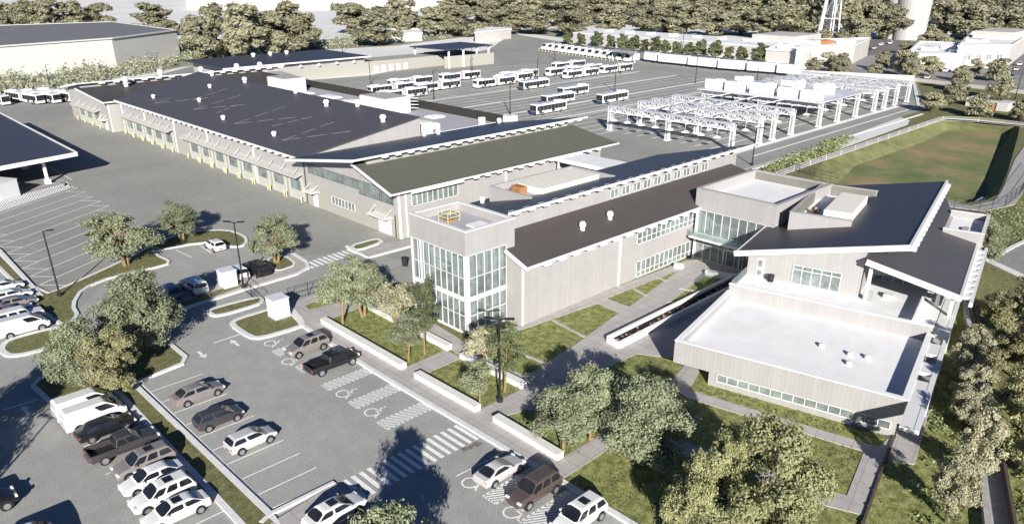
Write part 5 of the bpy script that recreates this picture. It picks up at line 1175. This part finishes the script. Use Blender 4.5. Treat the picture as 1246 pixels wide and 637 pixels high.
def T(key):
    if key in TP: return TP[key]
    P={'pale1':('broadleaf_tree',1,'leaf_pale',7.5,3.1,2.0,'round',85,190,.115,.18,'bark',2,14,.22),
       'pale2':('broadleaf_tree',2,'leaf_pale',7.5,3.1,1.9,'dome',88,190,.115,.18,'bark',2,14,.22),
       'pale3':('broadleaf_tree',3,'leaf_pale',8.5,4.6,1.6,'dome',150,230,.125,.22,'bark',3,18,.19),
       'thin1':('young_tree',4,'leaf_pale',7.0,2.0,2.6,'tall',42,150,.1,.12,'bark',1,9,.28),
       'thin2':('young_tree',5,'leaf_green',7.0,2.0,2.4,'round',42,150,.1,.12,'bark',1,9,.26),
       'tan1':('young_tree',6,'leaf_tan',7.0,2.0,2.2,'round',48,160,.1,.12,'bark',1,9,.26),
       'tan2':('broadleaf_tree',7,'leaf_tan',8.0,3.0,1.6,'tall',95,170,.125,.18,'bark_dark',1,10,.2),
       'lime1':('dense_tree',8,'leaf_lime',9.0,3.8,.8,'dome',230,230,.1,.22,'bark_dark',1,8,.16),
       'lime2':('dense_tree',9,'leaf_lime',7.0,3.4,.5,'dome',170,220,.1,.2,'bark_dark',1,8,.17),
       'olive1':('dense_tree',10,'leaf_olive',8.0,3.4,.8,'dome',150,200,.12,.2,'bark_dark',1,8,.18),
       'small1':('round_tree',11,'leaf_green',6,2.5,.9,'tall',60,60,.3,.14,'bark_dark',1,4,.26),
       'far1':('forest_tree',12,'leaf_forest',20,7.5,2.0,'tall',150,60,.62,.35,'bark_dark',1,5,.2),
       'far2':('forest_tree',13,'leaf_forest',20,7.5,2.0,'round',150,60,.62,.35,'bark_dark',1,5,.22),
       'far3':('forest_tree',14,'leaf_forest',20,7.0,1.2,'dome',150,60,.62,.35,'bark_dark',1,5,.22),
       'mid1':('street_tree',15,'leaf_tan',9,4.0,1.6,'round',110,65,.34,.2,'bark_dark',1,6,.22),
       'mid2':('street_tree',16,'leaf_forest',9,4.0,1.3,'dome',110,65,.34,.2,'bark_dark',1,6,.22)}[key]
    TP[key]=tree_proto(*P); return TP[key]
tr_rng=random.Random(11)
def tree(key,base_,top,wpx,label,group='trees around the offices and car park',hmul=1.0,z=.1):
    p=T(key); g_=at(*base_); hh=tall(base_[0],base_[1],top)*hmul; rr=wpx/2*proj(g_+Vector((0,0,hh*.6)))[2]/F0
    s=rr/p['R']; sz=hh/p['H']
    return place(p,(g_.x,g_.y,z),tr_rng.uniform(0,6.28),label,'tree',group,(s,s,sz))
near=[('pale1',(154,324),259,84,'pale green tree with a short trunk on the curved grass island at the bus bays'),
('pale2',(223,294),247,54,'small pale tree left of the lone white hatchback'),
('pale2',(337,320),264,66,'pale tree on the grass tip beside the black estate car'),
('pale3',(176,428),338,108,'largest spreading pale tree over the island left of the road'),
('pale3',(104,470),396,90,'spreading pale tree with a forked trunk at the left of the island'),
('olive1',(142,474),404,78,'dense olive tree in front of the big pale trees'),
('thin1',(417,395),322,58,'slender pale tree with a bare trunk at the left corner of the largest bed'),
('pale2',(443,386),316,74,'fuller pale green tree next to the slender one in the largest bed'),
('tan1',(484,415),342,62,'tan leaved young tree in front of the glass tower'),
('thin2',(517,432),340,48,'green young tree against the glass tower'),('thin1',(497,440),383,48,'small pale young tree at the right end of the largest bed'),
('thin1',(584,494),440,50,'small pale tree left of the lamp post in the second bed'),('thin2',(614,478),395,58,'green young tree right of the lamp post'),('tan1',(590,468),395,46,'pale tan young tree left behind the lamp post'),
('pale2',(686,549),470,90,'pale tree with a forked trunk beside the brown suv pavement'),('pale2',(718,535),450,80,'pale tree right behind the forked one'),
('pale3',(784,563),466,132,'broad pale tree over the path crossing right of the plaza'),
('lime2',(845,655),548,95,'low yellow green tree at the bottom between two larger crowns'),('lime1',(925,680),512,150,'big yellow green tree at the bottom edge in front of the hall'),('lime2',(880,640),520,70,'yellow green tree filling the gap left of the biggest one'),
('tan2',(1150,636),548,62,'thin tan tree leaning over the lawn left of the channel'),('tan2',(1181,592),500,64,'tan tree beside the channel, second from the bottom of its row'),('tan2',(1172,524),446,62,'tan tree beside the channel, third from the bottom of its row'),('tan2',(1172,472),398,56,'tan tree beside the paved strip of the hall, highest of its row'),
('olive1',(1236,462),385,80,'olive tree at the right edge, second from the top of its row'),('olive1',(1242,412),340,80,'olive tree at the right edge, highest of its row'),('olive1',(1243,526),430,86,'olive tree at the right edge beside the channel'),('olive1',(1264,590),490,70,'olive tree cut by the right edge'),
('pale2',(1194,328),266,50,'pale tree between the white roof box and the side street'),
('olive1',(1214,400),356,50,'olive tree behind the channel top')]
for a in near: tree(*a)
# a big tree out of frame whose shadow falls on the crosswalk, and one at lower left
for (x,y,s,k) in ((19.4,30.6,.74,'pale3'),(16.5,26.6,.7,'pale3')):  # second tree added to lengthen the shadow of the first
    place(T(k),(x,y,.0),.5,'tree below the picture whose shadow falls across the crosswalk','tree','trees around the offices and car park',(s,s,s*1.27))
place(T('pale3'),(-2,62,0),1.5,'tree outside the left edge shading the lane','tree','trees around the offices and car park',(1.1,1.1,1.2))
# hedge trees along the storage building
hd=[(690,54,40,14),(707,56.5,42,14),(726.6,57,40,17),(743,60,44,14),(757,62,43,17),(771.5,63,45,16),(784,64,49,14),(797,65.5,46,17),(808.7,66.5,50,14),(823,67.5,52,15),(838,68,53,15),(852,69,50,17),(870,72,51,19),(886,74,58,16),(901,76,58,16),(924,78,55,25)]
for i,(x,b_y,t_y,w) in enumerate(hd):
    tree('small1',(x,b_y),t_y,w,'small round green tree in the row in front of the storage building' if 0<i<15 else ('first small round tree at the left end of the storage building row' if i==0 else 'largest round tree at the right end of the storage building row'),'round trees in a row along the storage building')
mid=[(988,88,70,20,'round tree left of the two dark trees behind the gantries'),(1008,87,64,26,'dark tree beside the pale shop behind the gantries'),(1021,91,65,30,'bushy tree right behind the gantries'),(1062,94,78,20,'small round tree in front of the street bend'),(1072,86,62,20,'thin tree at the corner of the small car park'),(1097,93,62,27,'street tree at the left of the street row'),(1106,96,64,24,'street tree second in the street row'),(1131,94,69,29,'round street tree in front of the pale shop'),(1168,99,80,20,'small street tree beside the blue car'),(1186,93,72,18,'small dark tree in front of the two level building'),(1213,99,72,33,'round street tree in front of the two level building'),(1133,137,113,30,'pale round tree at the end of the yard road'),(1158,127,98,31,'tree right of the one at the end of the yard road'),(1168,112,84,26,'tree behind the pair at the end of the yard road'),(1190,143,115,34,'forked pale tree on the verge of the sunken field'),(1215,122,90,32,'tree behind the forked pale tree'),(1242,148,120,30,'tree at the right edge above the sunken field'),
(1127,60,38,26,'tree at the foot of the broad silo'),(1103,66,50,18,'small tree below the silos'),(1146,62,42,22,'tree right of the silo base'),(970,52,38,24,'small tree at the wood edge left of the water tower'),(1000,53,37,24,'small tree at the feet of the water tower'),(1022,53,36,22,'small tree right of the water tower'),(1045,53,36,22,'small tree left of the silos')]
for i,(x,b_y,t_y,w,l) in enumerate(mid): tree('mid1' if i%2 else 'mid2',(x,b_y),t_y,w,l,'street and car park trees at the right')
# the wood and tree groups along the top
wood=[]
grpA=[(14,42,2,42),(40,42,-2,44),(66,42,-3,44),(92,40,0,42),(122,38,2,38),(186,44,3,54),(208,44,24,20)]
grpB=[(244,76,16,52),(268,72,4,56),(300,72,2,66),(330,68,10,52),(352,66,1,62),(374,62,14,46)]
grpC=[(428,42,1,52),(462,56,8,64),(488,44,-2,50),(510,42,18,30)]
for i,(x,b_y,t_y,w) in enumerate(grpA+grpB+grpC):
    wood.append((x,b_y,t_y,w,['tree behind the warehouse roof','tree in the clump behind the hall end','tree in the small clump beyond the annex'][0 if i<7 else 1 if i<13 else 2]))
names={0:'leftmost',1:'second',2:'third',3:'fourth',4:'fifth',5:'sixth',6:'last'}
cnt={}
for i,(x,b_y,t_y,w,l) in enumerate(wood):
    k=cnt.get(l,0); cnt[l]=k+1
    tree(('far1','far2','far3')[i%3],(x,b_y),t_y,w,names[k]+' '+l+', counted from the left','tree clumps beyond the depot')
rw=random.Random(21); rows=[(538,1250,44,30,3),(560,1290,30,32,-12),(600,1330,17,36,-26),(640,1400,8,40,-40)]
j=0
for (xa,xb,yb,stp,ty) in rows:
    x=xa
    while x<xb:
        bx=x+rw.uniform(-7,7); by=yb+rw.uniform(-2.5,2.5)+(4 if 940<x and yb>40 else 0); tt=ty+rw.uniform(-5,7)
        skip=(1082<bx<1136 and by>27) or (yb>40 and 694<bx<722) or (yb>40 and 990<bx<1028) or (yb>40 and bx<590 and bx>575)
        if not skip:
            tree(('far1','far2','far3')[j%3],(bx,by),tt,stp*rw.uniform(1.5,2.0),'tall dense olive-grey tree of the wood along the top of the view','trees of the wood',1.0,-.05); j+=1
        x+=stp
# shrubs of the rough verge and tall grass, one mass nobody could count
rs=random.Random(31); m=MB()
def tuft(c,r,h,n,L):
    for _ in range(n):
        a,b=rot_rand(rs); q=Vector((c.x+rs.gauss(0,r*.5),c.y+rs.gauss(0,r*.5),abs(rs.gauss(0,h*.5)))); a=a*L*rs.uniform(.6,1.2); b=b*L*.5; o=len(m.v); m.v.extend([q-a,q-b,q+a,q+b]); m.f.append((o,o+1,o+2,o+3))
for _ in range(620):
    x=rs.uniform(-30,690); y=None
    lo=121 if x<60 else (121-(x-60)*.24 if x<232 else 80-(x-232)*.1 if x<480 else 56-(x-480)*.1); hi=lo-30 if x<232 else lo-16
    y=rs.uniform(hi+4,lo-3); p=at(x,y)
    tuft(p,rs.uniform(1.2,2.6),rs.uniform(1.6,4.2),26,.75)
o=m.build('scrub','leaf_scrub'); tag(o,'pale green scrub and tall grass along the far edge of the depot','scrub',kind='stuff')
m=MB()
def scatter(poly,n,r,h,cnt_,L):
    P=px(poly); xs=[p.x for p in P]; ys=[p.y for p in P]; k=0
    def inside(x,y):
        c=False
        for i in range(len(P)):
            a,b=P[i],P[i-1]
            if (a.y>y)!=(b.y>y) and x<(b.x-a.x)*(y-a.y)/(b.y-a.y)+a.x: c=not c
        return c
    while k<n:
        x,y=rs.uniform(min(xs),max(xs)),rs.uniform(min(ys),max(ys))
        if inside(x,y): tuft(Vector((x,y,0)),r,h,cnt_,L); k+=1
for poly,n in (([(402,390),(443,375),(541,427),(495,446)],260),([(517,458),(560,439),(634,474),(583,497)],150),([(606,512),(660,490),(735,528),(684,556)],120),([(600,415),(727,371),(753,382),(641,457),(570,424)],200),([(739,364),(826,329),(766,374)],60),([(745,450),(776,433),(832,444),(800,482)],90),([(845,478),(860,470),(1086,533),(1078,545)],140),([(700,590),(765,536),(860,565),(985,596),(985,660),(800,660)],260),([(900,505),(1050,552),(1030,601),(900,570)],200),([(800,385),(856,339),(893,341)],60)):
    scatter(poly,n,.45,.22,9,.1)
o=m.build('meadow_grass','leaf_green'); tag(o,'short green meadow plants growing in the beds and lawns','grass',kind='stuff')
m=MB()
scatter([(1100,640),(1118,566),(1150,470),(1180,430),(1186,640)],90,.5,.5,16,.2); scatter([(1090,540),(1118,566),(1092,640),(1060,640)],10,.3,.2,9,.12); scatter([(1216,545),(1246,500),(1260,640),(1238,640)],40,.5,.5,16,.2)
scatter([(926,207),(1010,172),(1040,166),(1012,185),(946,212)],150,1.2,.7,16,.35); scatter([(1150,262),(1200,262),(1246,240),(1246,290),(1203,310),(1206,275)],80,.9,.3,14,.2)
o=m.build('verge_plants','leaf_fresh'); tag(o,'bright green wild plants on the verges beside the hall and the road','plants',kind='stuff')
# ------------------------------------------------------------------ CAMERA, LIGHT
cam=bpy.data.cameras.new('camera'); co=bpy.data.objects.new('camera',cam); col.objects.link(co)
co.matrix_world=Matrix.Translation((0,0,H))@Matrix((RR,UU,-FF)).transposed().to_4x4()
cam.sensor_fit='HORIZONTAL'; cam.sensor_width=36; cam.lens=F0/1246*36; cam.shift_y=(CY-318.5)/1246; cam.clip_end=20000; cam.clip_start=.5
S.camera=co
EL=21.6; AZ=51.3
sd=Vector((math.cos(R_(AZ))*math.cos(R_(EL)),math.sin(R_(AZ))*math.cos(R_(EL)),-math.sin(R_(EL))))
sl=bpy.data.lights.new('sun','SUN'); sl.energy=5.0; sl.angle=R_(.5); sl.color=(1.0,.955,.89); so=bpy.data.objects.new('sun',sl); col.objects.link(so); so.rotation_euler=sd.to_track_quat('-Z','Y').to_euler()
w=bpy.data.worlds.new('World'); S.world=w; w.use_nodes=True; n=w.node_tree; bgn=n.nodes['Background']
sk=n.nodes.new('ShaderNodeTexSky'); sk.sky_type='NISHITA'; sk.sun_disc=False; sk.sun_elevation=R_(EL)
sk.sun_rotation=math.atan2(-sd.x,-sd.y); sk.air_density=.6; sk.dust_density=.0; sk.ozone_density=7.0
n.links.new(sk.outputs[0],bgn.inputs[0]); bgn.inputs[1].default_value=.05
S.view_settings.view_transform='Standard'; S.view_settings.look='None'; S.view_settings.gamma=1; S.view_settings.exposure=.72
try: S.view_settings.use_curve_mapping=False
except Exception: pass
for o in bpy.data.objects:
    if '_o' in o: del o['_o']
    for k in ('H','R'):
        if k in o and o.type=='EMPTY': del o[k]
